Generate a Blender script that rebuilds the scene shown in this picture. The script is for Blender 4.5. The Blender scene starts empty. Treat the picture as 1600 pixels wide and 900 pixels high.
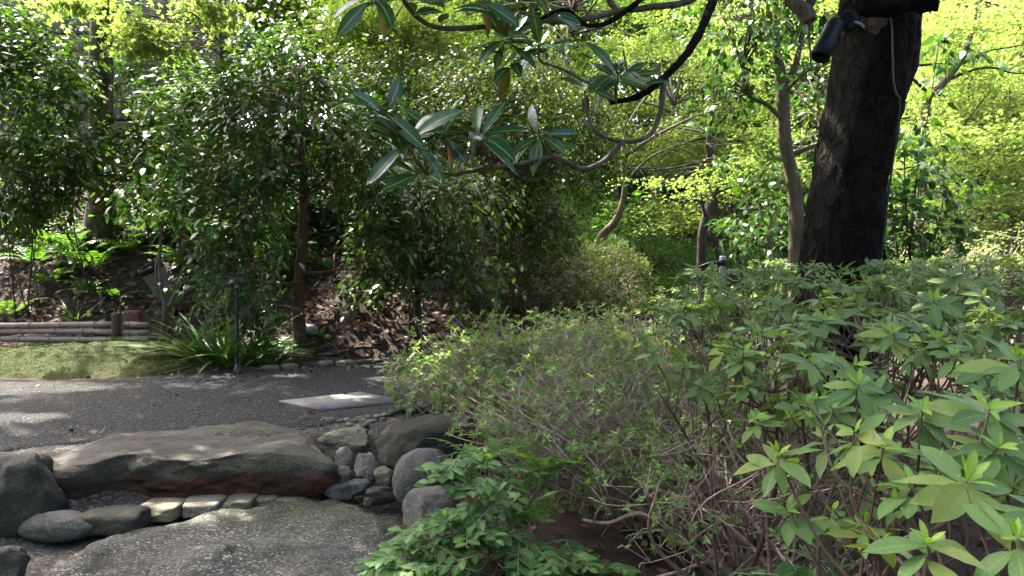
import bpy, math, random
import numpy as np
from mathutils import Vector, Matrix

sc = bpy.context.scene
C = sc.collection
rng = np.random.default_rng(11)
random.seed(5)

# ------------------------------------------------------------------ camera
CAM = np.array([0.0, 0.0, 1.15])
FPX = 1200.0                      # focal length in pixels of the 1600 px wide photograph
PITCH = math.atan(40 / FPX)       # looking slightly down
cam_d = bpy.data.cameras.new('camera')
cam_d.sensor_width = 36.0
cam_d.lens = 36.0 * FPX / 1600
cam_d.clip_start = 0.05
cam_d.clip_end = 2000
cam = bpy.data.objects.new('camera', cam_d)
C.objects.link(cam)
cam.location = CAM
cam.rotation_euler = (math.pi / 2 - PITCH, 0, 0)
sc.camera = cam

# ------------------------------------------------------------------ sky and sun
SUN = np.array([-0.40, 0.42, 0.82]); SUN /= np.linalg.norm(SUN)      # direction towards the sun
w = bpy.data.worlds.new('World'); sc.world = w; w.use_nodes = True
wn = w.node_tree.nodes; wl = w.node_tree.links
sky = wn.new('ShaderNodeTexSky'); sky.sky_type = 'NISHITA'; sky.sun_disc = False
sky.sun_elevation = math.asin(SUN[2]); sky.sun_rotation = math.atan2(SUN[0], SUN[1])
sky.air_density = 0.45; sky.dust_density = 5.0; sky.ozone_density = 1.0
wn['Background'].inputs['Strength'].default_value = 0.15
wl.new(sky.outputs[0], wn['Background'].inputs['Color'])
sd = bpy.data.lights.new('sun', 'SUN'); sd.energy = 3.5; sd.angle = math.radians(0.55); sd.color = (1.0, 0.95, 0.86)
so = bpy.data.objects.new('sun', sd); C.objects.link(so)
so.rotation_euler = Vector(SUN).to_track_quat('Z', 'Y').to_euler()
vs = sc.view_settings
vs.view_transform = 'Standard'; vs.look = 'None'; vs.gamma = 1.0; vs.use_curve_mapping = False
vs.exposure = 3.55
cy = sc.cycles
cy.max_bounces = 6; cy.diffuse_bounces = 3; cy.glossy_bounces = 2; cy.transmission_bounces = 4
cy.use_denoising = True; cy.use_adaptive_sampling = True; cy.adaptive_threshold = 0.025
cy.sample_clamp_indirect = 8.0; cy.caustics_reflective = False; cy.caustics_refractive = False

# ------------------------------------------------------------------ helpers
def unit(v):
    v = np.asarray(v, float)
    return v / np.maximum(np.linalg.norm(v, axis=-1, keepdims=True), 1e-9)
_fw = np.array([0, math.cos(PITCH), -math.sin(PITCH)]); _up = np.array([0, math.sin(PITCH), math.cos(PITCH)])
def ray(px, py):
    return np.array([1.0, 0, 0]) * ((px - 800) / FPX) + _up * ((450 - py) / FPX) + _fw
def at(px, py, d):                 # the point of the place seen at that pixel, d metres away
    r = ray(px, py); return CAM + r * (d / r[1])
def gnd(px, py, z=0.0):            # the point seen at that pixel on a level z
    r = ray(px, py); return CAM + r * ((z - CAM[2]) / r[2])

def _hash(ix, iy, iz, seed):
    h = (ix * 374761393 + iy * 668265263 + iz * 2147483647 + seed * 1274126177) & 0x7fffffff
    h = ((h ^ (h >> 13)) * 1274126177) & 0x7fffffff
    return ((h ^ (h >> 16)) & 0xffff) / 65535.0 * 2 - 1
def vnoise(P, seed=0):
    P = np.asarray(P, float); i = np.floor(P).astype(np.int64); f = P - i; f = f * f * (3 - 2 * f)
    o = 0
    for dx in (0, 1):
        for dy in (0, 1):
            for dz in (0, 1):
                wt = (f[:, 0] if dx else 1 - f[:, 0]) * (f[:, 1] if dy else 1 - f[:, 1]) * (f[:, 2] if dz else 1 - f[:, 2])
                o = o + wt * _hash(i[:, 0] + dx, i[:, 1] + dy, i[:, 2] + dz, seed)
    return o
def fbm(P, octv=4, seed=0):
    a, s, o = 1.0, 1.0, 0
    for k in range(octv):
        o = o + a * vnoise(np.asarray(P) * s + 7.3 * k, seed + k); a *= 0.5; s *= 2.03
    return o

def mesh(name, V, T, mat, rnd=None, mid=None, smooth=True, Q=None):
    """one mesh from vertices, triangles and (optionally) quads"""
    V = np.asarray(V, np.float32).reshape(-1, 3)
    T = np.asarray(T if T is not None and len(T) else np.zeros((0, 3)), np.int32).reshape(-1, 3)
    Q = np.asarray(Q if Q is not None and len(Q) else np.zeros((0, 4)), np.int32).reshape(-1, 4)
    me = bpy.data.meshes.new(name)
    me.vertices.add(len(V)); me.vertices.foreach_set('co', V.ravel())
    nl = T.size + Q.size
    me.loops.add(nl); me.loops.foreach_set('vertex_index', np.concatenate([T.ravel(), Q.ravel()]))
    me.polygons.add(len(T) + len(Q))
    st = np.concatenate([np.arange(len(T)) * 3, T.size + np.arange(len(Q)) * 4]).astype(np.int32)
    me.polygons.foreach_set('loop_start', st)
    if smooth:
        me.polygons.foreach_set('use_smooth', np.ones(len(st), bool))
    me.update(calc_edges=True)
    if rnd is not None:
        a = me.attributes.new('rnd', 'FLOAT', 'POINT'); a.data.foreach_set('value', np.asarray(rnd, np.float32))
    if mid is not None:
        a = me.attributes.new('mid', 'FLOAT', 'POINT'); a.data.foreach_set('value', np.asarray(mid, np.float32))
    if mat: me.materials.append(mat)
    return me
def obj(name, me, parent=None, loc=None):
    o = bpy.data.objects.new(name, me); C.objects.link(o)
    if parent is not None: o.parent = parent
    if loc is not None: o.location = loc
    return o
def empty(name, loc=(0, 0, 0)):
    o = bpy.data.objects.new(name, None); C.objects.link(o); o.location = loc; o.empty_display_size = .1
    return o
def tag(o, label=None, cat=None, group=None, kind=None):
    if label: o['label'] = label
    if cat: o['category'] = cat
    if group: o['group'] = group
    if kind: o['kind'] = kind
    return o

class Geo:
    def __init__(s): s.V = []; s.T = []; s.R = []; s.M = []; s.n = 0
    def add(s, V, T, rnd=0.5, mid=None):
        V = np.asarray(V, float).reshape(-1, 3); T = np.asarray(T, np.int64).reshape(-1, 3)
        s.V.append(V); s.T.append(T + s.n); s.n += len(V)
        s.R.append(np.broadcast_to(np.asarray(rnd, float), (len(V),)) if np.ndim(rnd) < 1 or len(np.atleast_1d(rnd)) == 1 else rnd)
        s.M.append(np.ones(len(V)) if mid is None else mid)
        return s
    def mesh(s, name, mat, off=(0, 0, 0), smooth=True):
        if not s.V: return mesh(name, np.zeros((0, 3)), None, mat)
        return mesh(name, np.concatenate(s.V) - np.asarray(off), np.concatenate(s.T), mat, np.concatenate(s.R), np.concatenate(s.M), smooth)

def smoothline(P, n=None, closed=False):
    """Catmull-Rom through control points (any number of columns)"""
    P = np.asarray(P, float)
    if len(P) < 3: 
        t = np.linspace(0, 1, n or 4)[:, None]; return P[0] * (1 - t) + P[-1] * t
    n = n or (len(P) - 1) * 4 + 1
    Q = np.vstack([2 * P[0] - P[1], P, 2 * P[-1] - P[-2]])
    u = np.linspace(0, len(P) - 1 - 1e-6, n); i = u.astype(int); t = (u - i)[:, None]
    a, b, c, d = Q[i], Q[i + 1], Q[i + 2], Q[i + 3]
    return .5 * ((2 * b) + (-a + c) * t + (2 * a - 5 * b + 4 * c - d) * t * t + (-a + 3 * b - 3 * c + d) * t ** 3)
def tube(P, R, sides=6, cap=True):
    P = np.asarray(P, float); n = len(P); R = np.broadcast_to(np.asarray(R, float), (n,))
    D = np.gradient(P, axis=0) if n > 2 else np.repeat((P[-1] - P[0])[None], n, 0)
    D = unit(D)
    ref = np.array([0.31, 0.17, 0.93]) if abs(D[:, 2]).mean() < .8 else np.array([0.97, .21, .1])
    A = unit(np.cross(D, ref)); B = np.cross(D, A)
    th = np.linspace(0, 2 * math.pi, sides, endpoint=False)
    V = P[:, None] + R[:, None, None] * (np.cos(th)[None, :, None] * A[:, None] + np.sin(th)[None, :, None] * B[:, None])
    V = V.reshape(-1, 3)
    i = np.arange(n - 1)[:, None] * sides; j = np.arange(sides)[None]; k = (j + 1) % sides
    a = (i + j).ravel(); b = (i + k).ravel(); c = (i + sides + k).ravel(); d = (i + sides + j).ravel()
    T = np.vstack([np.stack([a, b, c], 1), np.stack([a, c, d], 1)])
    if cap:
        V = np.vstack([V, P[:1], P[-1:]]); e = len(V) - 2
        j = np.arange(sides); k = (j + 1) % sides
        T = np.vstack([T, np.stack([k, j, np.full(sides, e)], 1), np.stack([(n - 1) * sides + j, (n - 1) * sides + k, np.full(sides, e + 1)], 1)])
    return V, T
def lathe(prof, sides=24):
    """profile of (r, z) about z"""
    prof = np.asarray(prof, float); n = len(prof)
    th = np.linspace(0, 2 * math.pi, sides, endpoint=False)
    V = np.stack([prof[:, 0, None] * np.cos(th), prof[:, 0, None] * np.sin(th), np.repeat(prof[:, 1, None], sides, 1)], -1).reshape(-1, 3)
    i = np.arange(n - 1)[:, None] * sides; j = np.arange(sides)[None]; k = (j + 1) % sides
    a = (i + j).ravel(); b = (i + k).ravel(); c = (i + sides + k).ravel(); d = (i + sides + j).ravel()
    return V, np.vstack([np.stack([a, b, c], 1), np.stack([a, c, d], 1)])
def box(x0, x1, y0, y1, z0, z1):
    V = [(x, y, z) for x in (x0, x1) for y in (y0, y1) for z in (z0, z1)]
    T = [(0, 1, 3), (0, 3, 2), (4, 6, 7), (4, 7, 5), (0, 4, 5), (0, 5, 1), (2, 3, 7), (2, 7, 6), (0, 2, 6), (0, 6, 4), (1, 5, 7), (1, 7, 3)]
    return np.array(V, float), np.array(T)
def axis_to(V, origin, z_dir, x_hint=(1, 0, 0)):
    z = unit(z_dir); x = unit(np.cross(np.cross(z, x_hint), z)); y = np.cross(z, x)
    return np.asarray(origin) + V[:, :1] * x + V[:, 1:2] * y + V[:, 2:3] * z

_ico = {}
def ico(sub):
    if sub in _ico: return _ico[sub]
    t = (1 + 5 ** .5) / 2
    V = [(-1, t, 0), (1, t, 0), (-1, -t, 0), (1, -t, 0), (0, -1, t), (0, 1, t), (0, -1, -t), (0, 1, -t), (t, 0, -1), (t, 0, 1), (-t, 0, -1), (-t, 0, 1)]
    F = [(0, 11, 5), (0, 5, 1), (0, 1, 7), (0, 7, 10), (0, 10, 11), (1, 5, 9), (5, 11, 4), (11, 10, 2), (10, 7, 6), (7, 1, 8), (3, 9, 4), (3, 4, 2), (3, 2, 6), (3, 6, 8), (3, 8, 9), (4, 9, 5), (2, 4, 11), (6, 2, 10), (8, 6, 7), (9, 8, 1)]
    V = [tuple(unit(v)) for v in V]
    for _ in range(sub):
        mids = {}; G = []
        def m(a, b):
            k = (min(a, b), max(a, b))
            if k not in mids:
                mids[k] = len(V); V.append(tuple(unit(np.add(V[a], V[b]))))
            return mids[k]
        for a, b, c in F:
            x, y, z = m(a, b), m(b, c), m(c, a); G += [(a, x, z), (b, y, x), (c, z, y), (x, y, z)]
        F = G
    _ico[sub] = (np.array(V), np.array(F)); return _ico[sub]

# ------------------------------------------------------------------ materials
class NT:
    def __init__(s, name):
        s.m = bpy.data.materials.new(name); s.m.use_nodes = True
        s.n = s.m.node_tree.nodes; s.l = s.m.node_tree.links
        s.p = s.n['Principled BSDF']; s.out = s.n['Material Output']
    def new(s, t, **kw):
        x = s.n.new('ShaderNode' + t)
        for k, v in kw.items():
            if k in x.inputs.keys(): x.inputs[k].default_value = v
            else: setattr(x, k, v)
        return x
    def link(s, a, b): s.l.new(a, b)
    def ramp(s, fac, stops, interp='LINEAR'):
        r = s.new('ValToRGB'); e = r.color_ramp.elements; r.color_ramp.interpolation = interp
        while len(e) < len(stops): e.new(0.5)
        for i, (p, c) in enumerate(stops):
            e[i].position = p; e[i].color = (*c, 1) if len(c) == 3 else c
        s.link(fac, r.inputs[0]); return r.outputs[0]
    def noise(s, scale, detail=4, rough=.55, vec=None, dim='3D', dist=0):
        x = s.new('TexNoise', Scale=scale, Detail=detail, Roughness=rough, Distortion=dist)
        s.link(vec or s.pos(), x.inputs['Vector']); return x.outputs['Fac']
    def vor(s, scale, vec=None, feature='F1', out='Distance', rand=1.0):
        x = s.new('TexVoronoi', Scale=scale, Randomness=rand); x.feature = feature
        s.link(vec or s.pos(), x.inputs['Vector']); return x.outputs[out]
    def pos(s):
        if not hasattr(s, '_pos'):
            s._pos = s.new('TexCoord').outputs['Object']
        return s._pos
    def world(s):
        if not hasattr(s, '_wp'): s._wp = s.new('NewGeometry').outputs['Position']
        return s._wp
    def mix(s, fac, a, b, mode='MIX'):
        x = s.new('Mix', data_type='RGBA', blend_type=mode)
        for v, i in ((fac, 0), (a, 6), (b, 7)):
            if hasattr(v, 'is_linked'): s.link(v, x.inputs[i])
            else: x.inputs[i].default_value = v if i == 0 else ((*v, 1) if len(v) == 3 else v)
        return x.outputs[2]
    def math(s, op, a, b=0.0, clamp=False):
        x = s.new('Math', operation=op, use_clamp=clamp)
        for v, i in ((a, 0), (b, 1)):
            if hasattr(v, 'is_linked'): s.link(v, x.inputs[i])
            else: x.inputs[i].default_value = v
        return x.outputs[0]
    def bump(s, h, strength=.5, dist=.02):
        b = s.new('Bump', Strength=strength, Distance=dist); s.link(h, b.inputs['Height']); s.link(b.outputs[0], s.p.inputs['Normal']); return b
    def col(s, c): 
        if hasattr(c, 'is_linked'): s.link(c, s.p.inputs['Base Color'])
        else: s.p.inputs['Base Color'].default_value = (*c, 1)
    def done(s, rough=None, spec=None, metal=None):
        if rough is not None:
            if hasattr(rough, 'is_linked'): s.link(rough, s.p.inputs['Roughness'])
            else: s.p.inputs['Roughness'].default_value = rough
        if spec is not None: s.p.inputs['Specular IOR Level'].default_value = spec
        if metal is not None: s.p.inputs['Metallic'].default_value = metal
        return s.m

def mat_leaf(name, cols, rough=.4, trans=.35, spec=.5, rib=None, back=None, objrand=False, tint=(1.5, 1.45, .55), vein=False):
    t = NT(name)
    if objrand: f = t.new('ObjectInfo').outputs['Random']
    else:
        a = t.new('Attribute'); a.attribute_name = 'rnd'; f = a.outputs['Fac']
    n = len(cols)
    c = t.ramp(f, [(i / max(1, n - 1), cc) for i, cc in enumerate(cols)])
    bl = t.noise(26 if objrand else 9, 3, .6, t.world())
    c = t.mix(t.math('MULTIPLY', bl, .5), c, tuple(x * .6 for x in cols[0]), 'MIX')
    if rib is not None:
        m = t.new('Attribute'); m.attribute_name = 'mid'
        c = t.mix(t.ramp(m.outputs['Fac'], [(0.0, (1, 1, 1)), (0.16, (0, 0, 0))]), c, rib)
    if vein:
        ob = t.new('SeparateXYZ'); t.link(t.pos(), ob.inputs[0]); ph = t.math('SUBTRACT', ob.outputs[0], t.math('MULTIPLY', t.math('ABSOLUTE', ob.outputs[1]), .9)); vn = t.math('SINE', t.math('MULTIPLY', ph, 56.0))
        vm = t.ramp(vn, [(.86, (0, 0, 0)), (1.0, (.3, .3, .3))]); c = t.mix(vm, c, tuple(min(1, x * 1.3) for x in cols[-2])); t.bump(vn, .04, .004)
        sp = t.noise(48, 2, .5, t.world()); c = t.mix(t.ramp(sp, [(.69, (0, 0, 0)), (.74, (.8, .8, .8))]), c, (.16, .11, .05))
    if back is not None:
        bf = t.new('NewGeometry').outputs['Backfacing']; cf = t.mix(bf, c, back)
    else: cf = c
    t.col(cf); t.done(rough, spec)
    if back is not None:
        t.link(t.math('ADD', t.math('MULTIPLY', bf, .5), rough), t.p.inputs['Roughness'])
    tr = t.new('BsdfTranslucent'); t.link(t.mix(1.0, c, tint, 'MULTIPLY'), tr.inputs['Color'])
    mx = t.new('MixShader'); mx.inputs[0].default_value = trans
    t.link(t.p.outputs[0], mx.inputs[1]); t.link(tr.outputs[0], mx.inputs[2]); t.link(mx.outputs[0], t.out.inputs['Surface'])
    return t.m
def mat_bark(name, c0, c1, scale=10, rough=.9, bump=.6, moss=None, stretch=.25, lichen=None, patch=None, cracks=0):
    t = NT(name)
    mp = t.new('Mapping'); mp.inputs['Scale'].default_value = (1, 1, stretch); t.link(t.world(), mp.inputs['Vector'])
    n1 = t.noise(scale, 6, .65, mp.outputs[0]); n2 = t.noise(scale * .22, 3, .5, t.world())
    c = t.ramp(n1, [(.3, c0), (.7, c1)])
    if moss: c = t.mix(t.ramp(n2, [(.5, (0, 0, 0)), (.64, (1, 1, 1))]), c, moss)
    if lichen: c = t.mix(t.ramp(t.noise(scale * .5, 4, .7, t.world()), [(.58, (0, 0, 0)), (.66, (1, 1, 1))]), c, lichen)
    hgt = n1
    if cracks:
        m2 = t.new('Mapping'); m2.inputs['Scale'].default_value = (1, 1, .42); t.link(t.world(), m2.inputs['Vector']); wv = t.new('Mix', data_type='VECTOR'); wv.inputs[0].default_value = .3; nz = t.new('TexNoise', Scale=9.0, Detail=4.0); t.link(m2.outputs[0], nz.inputs['Vector']); t.link(m2.outputs[0], wv.inputs[4]); t.link(nz.outputs['Color'], wv.inputs[5])
        ve = t.vor(cracks, wv.outputs[1], 'DISTANCE_TO_EDGE'); cr = t.ramp(ve, [(.0, (.8, .8, .8)), (.1, (0, 0, 0))]); c = t.mix(cr, c, tuple(x * .25 for x in c0)); hgt = t.math('SUBTRACT', n1, t.math('MULTIPLY', cr, .9))
    if patch:
        pa = t.new('Attribute'); pa.attribute_name = 'mid'; c = t.mix(t.math('MULTIPLY', pa.outputs['Fac'], t.ramp(n1, [(.35, (.3,) * 3), (.6, (1, 1, 1))])), c, patch)
    t.col(c); t.bump(hgt, bump, .03)
    return t.done(rough, .1)
def mat_plain(name, c, rough=.5, spec=.2, metal=0, var=.25, scale=12, bump=.08):
    t = NT(name); n = t.noise(scale, 5, .6)
    t.col(t.mix(n, tuple(x * (1 - var) for x in c), tuple(min(1, x * (1 + var)) for x in c)))
    if bump: t.bump(n, bump, .01)
    return t.done(rough, spec, metal)
# ------------------------------------------------------------------ ground
def polyline_sd(X, Y, L):
    """signed distance to the polyline; positive on its far (+y) side"""
    L = np.asarray(L, float); best = np.full(X.shape, 1e9); sgn = np.ones(X.shape)
    for (x0, y0), (x1, y1) in zip(L[:-1], L[1:]):
        dx, dy = x1 - x0, y1 - y0; t = np.clip(((X - x0) * dx + (Y - y0) * dy) / (dx * dx + dy * dy), 0, 1)
        d = np.hypot(X - x0 - t * dx, Y - y0 - t * dy); m = d < best
        best = np.where(m, d, best); sgn = np.where(m, np.sign(dx * (Y - y0) - dy * (X - x0)), sgn)
    return best * sgn
def sstep(x, a, b):
    t = np.clip((x - a) / (b - a), 0, 1); return t * t * (3 - 2 * t)
NEAR = [(-14, 3.5), (-5, 4.3), (-3.3, 4.5), (-2.2, 5.15), (-1.35, 5.3), (-.8, 5.9), (-.2, 6.3), (.5, 7.2), (1.2, 9), (2, 11), (3, 12.4), (5, 14), (8, 15.7), (14, 17.5)]
FAR = [(-14, 7.2), (-5, 7.45), (-3.5, 7.75), (-2.7, 8.15), (-1.5, 8.85), (-.6, 9.7), (0, 11.3), (.6, 12.8), (2.2, 14.2), (4, 15.5), (6, 17), (9, 18.5), (14, 20.5)]
BASE = [(-30, 11.2), (-14, 10.95), (-4.7, 10.85), (-3.7, 10.3), (-3.0, 9.0), (-2.4, 8.75), (-1.4, 9.15), (-.5, 10), (.05, 11.5), (.6, 13.1), (2.2, 14.6), (4, 16), (6, 17.6), (9, 19.5), (14, 22), (30, 26)]
def H(x, y):
    x = np.atleast_1d(np.asarray(x, float)); y = np.atleast_1d(np.asarray(y, float))
    d = np.maximum(polyline_sd(x, y, BASE), 0)
    s = np.interp(x, [-30, 0, 2.5, 5, 14], [.92, .88, .72, .42, .3])
    s = s * np.interp(y, [10, 30], [1, .8])
    top = np.interp(x, [-30, 0, 6, 14], [7.0, 6.5, 4.2, 3.2])
    zb = s * d * d / (d + .55); zb = top * (1 - np.exp(-zb / top * 1.12))
    z = zb
    e = polyline_sd(x, y, FAR); moss = sstep(e, .0, .9) * np.exp(-((y - 9.3) / 1.6) ** 2) * (x < -2.6)
    z = z + .15 * sstep(e, .0, .7) * np.exp(-((y - 8.75) / .85) ** 2) * sstep(-x, 2.9, 3.9) * (1 + .35 * vnoise(np.stack([x * .9, y * .9, 0 * x], 1), 4))
    n = -polyline_sd(x, y, NEAR)                       # depth of the near bed
    k_ = sstep(x, -.75, -.25); drop = (.34 * (1 - k_) + k_ * (.16 + .12 * sstep(-y, -3.6, -2.2))) * sstep(n, .12, .95)
    z = z - np.where(n > 0, drop, 0)
    rough = fbm(np.stack([x * 1.7, y * 1.7, 0 * x], 1), 3, 3) * .035 * np.where((n > .1) | (d > .1), 1, .15)
    return z + rough - .02
gx = np.concatenate([[-900, -300, -100, -50, -30, -22, -17], np.arange(-14, 14.01, .13), [17, 22, 30, 50, 100, 300, 900]])
gy = np.concatenate([[-900, -300, -100, -40, -15, -7], np.arange(-3, 26, .13), [27, 29, 32, 40, 60, 120, 400, 1200]])
GX, GY = np.meshgrid(gx, gy); GZ = H(GX.ravel(), GY.ravel())
nx, ny = len(gx), len(gy); I = (np.arange(ny - 1)[:, None] * nx + np.arange(nx - 1)[None]).ravel()
t = NT('soil')
n1 = t.noise(7, 6, .7, t.world()); n2 = t.noise(60, 4, .7, t.world()); n3 = t.noise(1.1, 3, .5, t.world())
c = t.ramp(n1, [(.3, (.018, .013, .010)), (.6, (.048, .034, .025)), (.8, (.075, .055, .042))])
c = t.mix(t.ramp(n3, [(.54, (0, 0, 0)), (.66, (.55, .55, .55))]), c, (.035, .045, .015))
t.col(c); t.bump(t.math('ADD', n1, t.math('MULTIPLY', n2, .5)), .8, .05); M_SOIL = t.done(.95, .15)
g = obj('ground', mesh('ground', np.stack([GX.ravel(), GY.ravel(), GZ], 1), None, M_SOIL, Q=np.stack([I, I + 1, I + 1 + nx, I + nx], 1)))
tag(g, 'dark earth bank and planting beds', None, kind='structure')

# the path of exposed-aggregate asphalt
t = NT('asphalt')
v = t.vor(95, t.world()); vc = t.vor(95, t.world(), out='Color'); n1 = t.noise(1.6, 5, .6, t.world()); n2 = t.noise(220, 3, .6, t.world()); n3 = t.noise(.9, 4, .6, t.world())
sep = t.new('SeparateColor'); t.link(vc, sep.inputs[0])
c = t.ramp(sep.outputs[0], [(0, (.02, .0205, .0195)), (.6, (.04, .04, .037)), (.86, (.085, .083, .075)), (1, (.24, .235, .215))])
c = t.mix(t.ramp(v, [(.25, (0, 0, 0)), (.6, (.75, .75, .75))]), c, (.014, .014, .0132))
c = t.mix(t.ramp(n1, [(.35, (0, 0, 0)), (.75, (.5, .5, .5))]), c, (.03, .03, .0275))
c = t.mix(t.ramp(n3, [(.6, (0, 0, 0)), (.72, (.5, .5, .5))]), c, (.022, .027, .011))
t.col(c); t.bump(t.math('SUBTRACT', t.math('MULTIPLY', n2, .3), v), .9, .012); M_ASPH = t.done(.95, .08)
A = smoothline(NEAR, 141); B = smoothline(FAR, 141)
def resample(P, n):
    s = np.concatenate([[0], np.cumsum(np.hypot(*np.diff(P, axis=0).T))]); u = np.linspace(0, s[-1], n)
    return np.stack([np.interp(u, s, P[:, 0]), np.interp(u, s, P[:, 1])], 1)
A = resample(A, 260); B = resample(B, 260); nS = 34; tt = np.linspace(0, 1, nS)[None, :, None]
PV = A[:, None] * (1 - tt) + B[:, None] * tt; PV = PV.reshape(-1, 2)
wob = fbm(np.stack([PV[:, 0] * 1.3, PV[:, 1] * 1.3, 0 * PV[:, 0]], 1), 2, 9) * .007
wob[0::nS] -= .07; wob[nS - 1::nS] -= .03
PV = np.column_stack([PV, wob + .004]); I = (np.arange(259)[:, None] * nS + np.arange(nS - 1)[None]).ravel()
tag(obj('path', mesh('path', PV, None, M_ASPH, Q=np.stack([I, I + nS, I + nS + 1, I + 1], 1))), 'dark asphalt garden path with exposed aggregate', kind='structure')

# moss: cushion of real short tufts over the mound
t = NT('moss')
n1 = t.noise(30, 5, .7, t.world()); n2 = t.noise(2.2, 3, .6, t.world())
t.col(t.mix(t.ramp(n2, [(.35, (0, 0, 0)), (.65, (1, 1, 1))]), t.ramp(n1, [(.3, (.010, .017, .004)), (.7, (.034, .046, .009))]), t.ramp(n1, [(.3, (.012, .016, .004)), (.7, (.044, .048, .009))])))
t.bump(n1, .8, .03); M_MOSS = t.done(.95, .1)
mx = np.arange(-8.5, -2.9, .05); my = np.arange(7.4, 10.5, .05); MX, MY = np.meshgrid(mx, my)
e = polyline_sd(MX.ravel(), MY.ravel(), FAR); mh = H(MX.ravel(), MY.ravel())
P3 = np.stack([MX.ravel(), MY.ravel(), 0 * e], 1)
rag = .22 * fbm(P3 * 2.7, 4, 41)
edge = sstep(e + rag, .06, .30) * sstep(-MX.ravel() + rag, 2.98, 3.5) * sstep(-MY.ravel() + rag, -10.1, -9.8)
cush = (.035 + .035 * fbm(P3 * 3.1, 3, 21) + .03 * np.abs(fbm(P3 * 9, 3, 5))) * edge - .03 * (1 - edge)
I = (np.arange(len(my) - 1)[:, None] * len(mx) + np.arange(len(mx) - 1)[None]).ravel()
mo = tag(obj('moss', mesh('moss', np.column_stack([MX.ravel(), MY.ravel(), mh + cush]), None, M_MOSS, Q=np.stack([I, I + 1, I + 1 + len(mx), I + len(mx)], 1))),
         'olive green moss covering the low mound below the bamboo edging', 'moss', kind='stuff')
MOSS_PTS = np.column_stack([MX.ravel(), MY.ravel(), mh + cush])[edge > .5]

# ------------------------------------------------------------------ stones
def mat_rock(name, dark, light, speck=None, speck_s=60, moss=(.034, .038, .014), rust=None, bump=.7, moss_amt=.5, aniso=(1, 1, 1), speck_amt=1.0):
    t = NT(name); P = t.pos()
    mp = t.new('Mapping'); mp.inputs['Scale'].default_value = aniso; t.link(P, mp.inputs['Vector'])
    n1 = t.noise(2.6, 8, .68, mp.outputs[0], dist=.4); n2 = t.noise(18, 6, .7, mp.outputs[0]); n3 = t.noise(1.2, 3, .5)
    c = t.ramp(n1, [(.32, dark), (.5, tuple(.5 * (a + b) for a, b in zip(dark, light))), (.72, light)])
    c = t.mix(t.ramp(n2, [(.35, (.6, .6, .6)), (.7, (0, 0, 0))]), c, tuple(x * .55 for x in dark))
    if speck:
        ns = t.noise(speck_s, 3, .6, mp.outputs[0]); big = t.noise(1.7, 3, .6)
        c = t.mix(t.math('MULTIPLY', t.ramp(ns, [(.56, (0, 0, 0)), (.63, (1, 1, 1))]), t.ramp(big, [(.3, (.2 * speck_amt,) * 3), (.62, (speck_amt,) * 3)])), c, speck)
    c = t.mix(t.ramp(n3, [(.45, (0, 0, 0)), (.65, (moss_amt,) * 3)]), c, moss)
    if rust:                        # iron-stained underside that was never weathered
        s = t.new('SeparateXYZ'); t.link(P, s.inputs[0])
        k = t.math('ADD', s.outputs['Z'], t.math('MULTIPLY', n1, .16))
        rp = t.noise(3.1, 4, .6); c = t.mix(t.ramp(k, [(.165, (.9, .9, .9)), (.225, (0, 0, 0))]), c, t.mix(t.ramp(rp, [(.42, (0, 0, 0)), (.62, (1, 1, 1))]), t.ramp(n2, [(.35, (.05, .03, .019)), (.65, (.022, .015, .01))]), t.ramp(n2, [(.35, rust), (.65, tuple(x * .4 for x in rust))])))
    n4 = t.noise(130, 4, .7); c = t.mix(t.ramp(n4, [(.36, (.45, .45, .45)), (.55, (0, 0, 0))]), c, tuple(x * .5 for x in dark)); t.col(c); t.bump(t.math('ADD', t.math('ADD', n1, t.math('MULTIPLY', n2, .45)), t.math('MULTIPLY', n4, .14)), bump, .05)
    return t.done(t.ramp(n2, [(.3, (.65,) * 3), (.7, (.95,) * 3)]), .14)
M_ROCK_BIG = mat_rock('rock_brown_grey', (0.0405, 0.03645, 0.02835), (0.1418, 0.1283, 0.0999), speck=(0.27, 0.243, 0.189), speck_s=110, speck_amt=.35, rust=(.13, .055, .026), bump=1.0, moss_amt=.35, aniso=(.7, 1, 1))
M_ROCK_SLAB = mat_rock('rock_speckled', (0.0364, 0.0364, 0.0308), (0.1008, 0.098, 0.0812), speck=(0.448, 0.427, 0.35), speck_s=95, moss=(0.0504, 0.056, 0.0252), moss_amt=.55, bump=.9, aniso=(.55, 1.5, 1))
M_ROCK_DARK = mat_rock('rock_dark', (0.0252, 0.0252, 0.0196), (0.0952, 0.0896, 0.07), speck=(0.175, 0.161, 0.126), speck_s=90, speck_amt=.35)
M_ROCK_GREY = mat_rock('rock_grey', (0.063, 0.0615, 0.051), (0.132, 0.129, 0.1095), speck=(0.18, 0.1755, 0.15), speck_s=90, bump=.35, moss_amt=.25)
M_ROCK_TAN = mat_rock('rock_tan', (0.105, 0.0924, 0.0602), (0.217, 0.1932, 0.133), speck=(0.28, 0.259, 0.196), speck_s=80, bump=.35, moss_amt=.35)
M_ROCK_BLUE = mat_rock('rock_blue', (.06, .065, .078), (.115, .12, .14), bump=.25, moss_amt=.1)
M_ROCK_PALE = mat_rock('rock_pale', (0.1283, 0.1188, 0.0945), (0.2565, 0.2403, 0.1958), speck=(0.351, 0.3307, 0.2835), bump=.45, moss_amt=.3)

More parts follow.
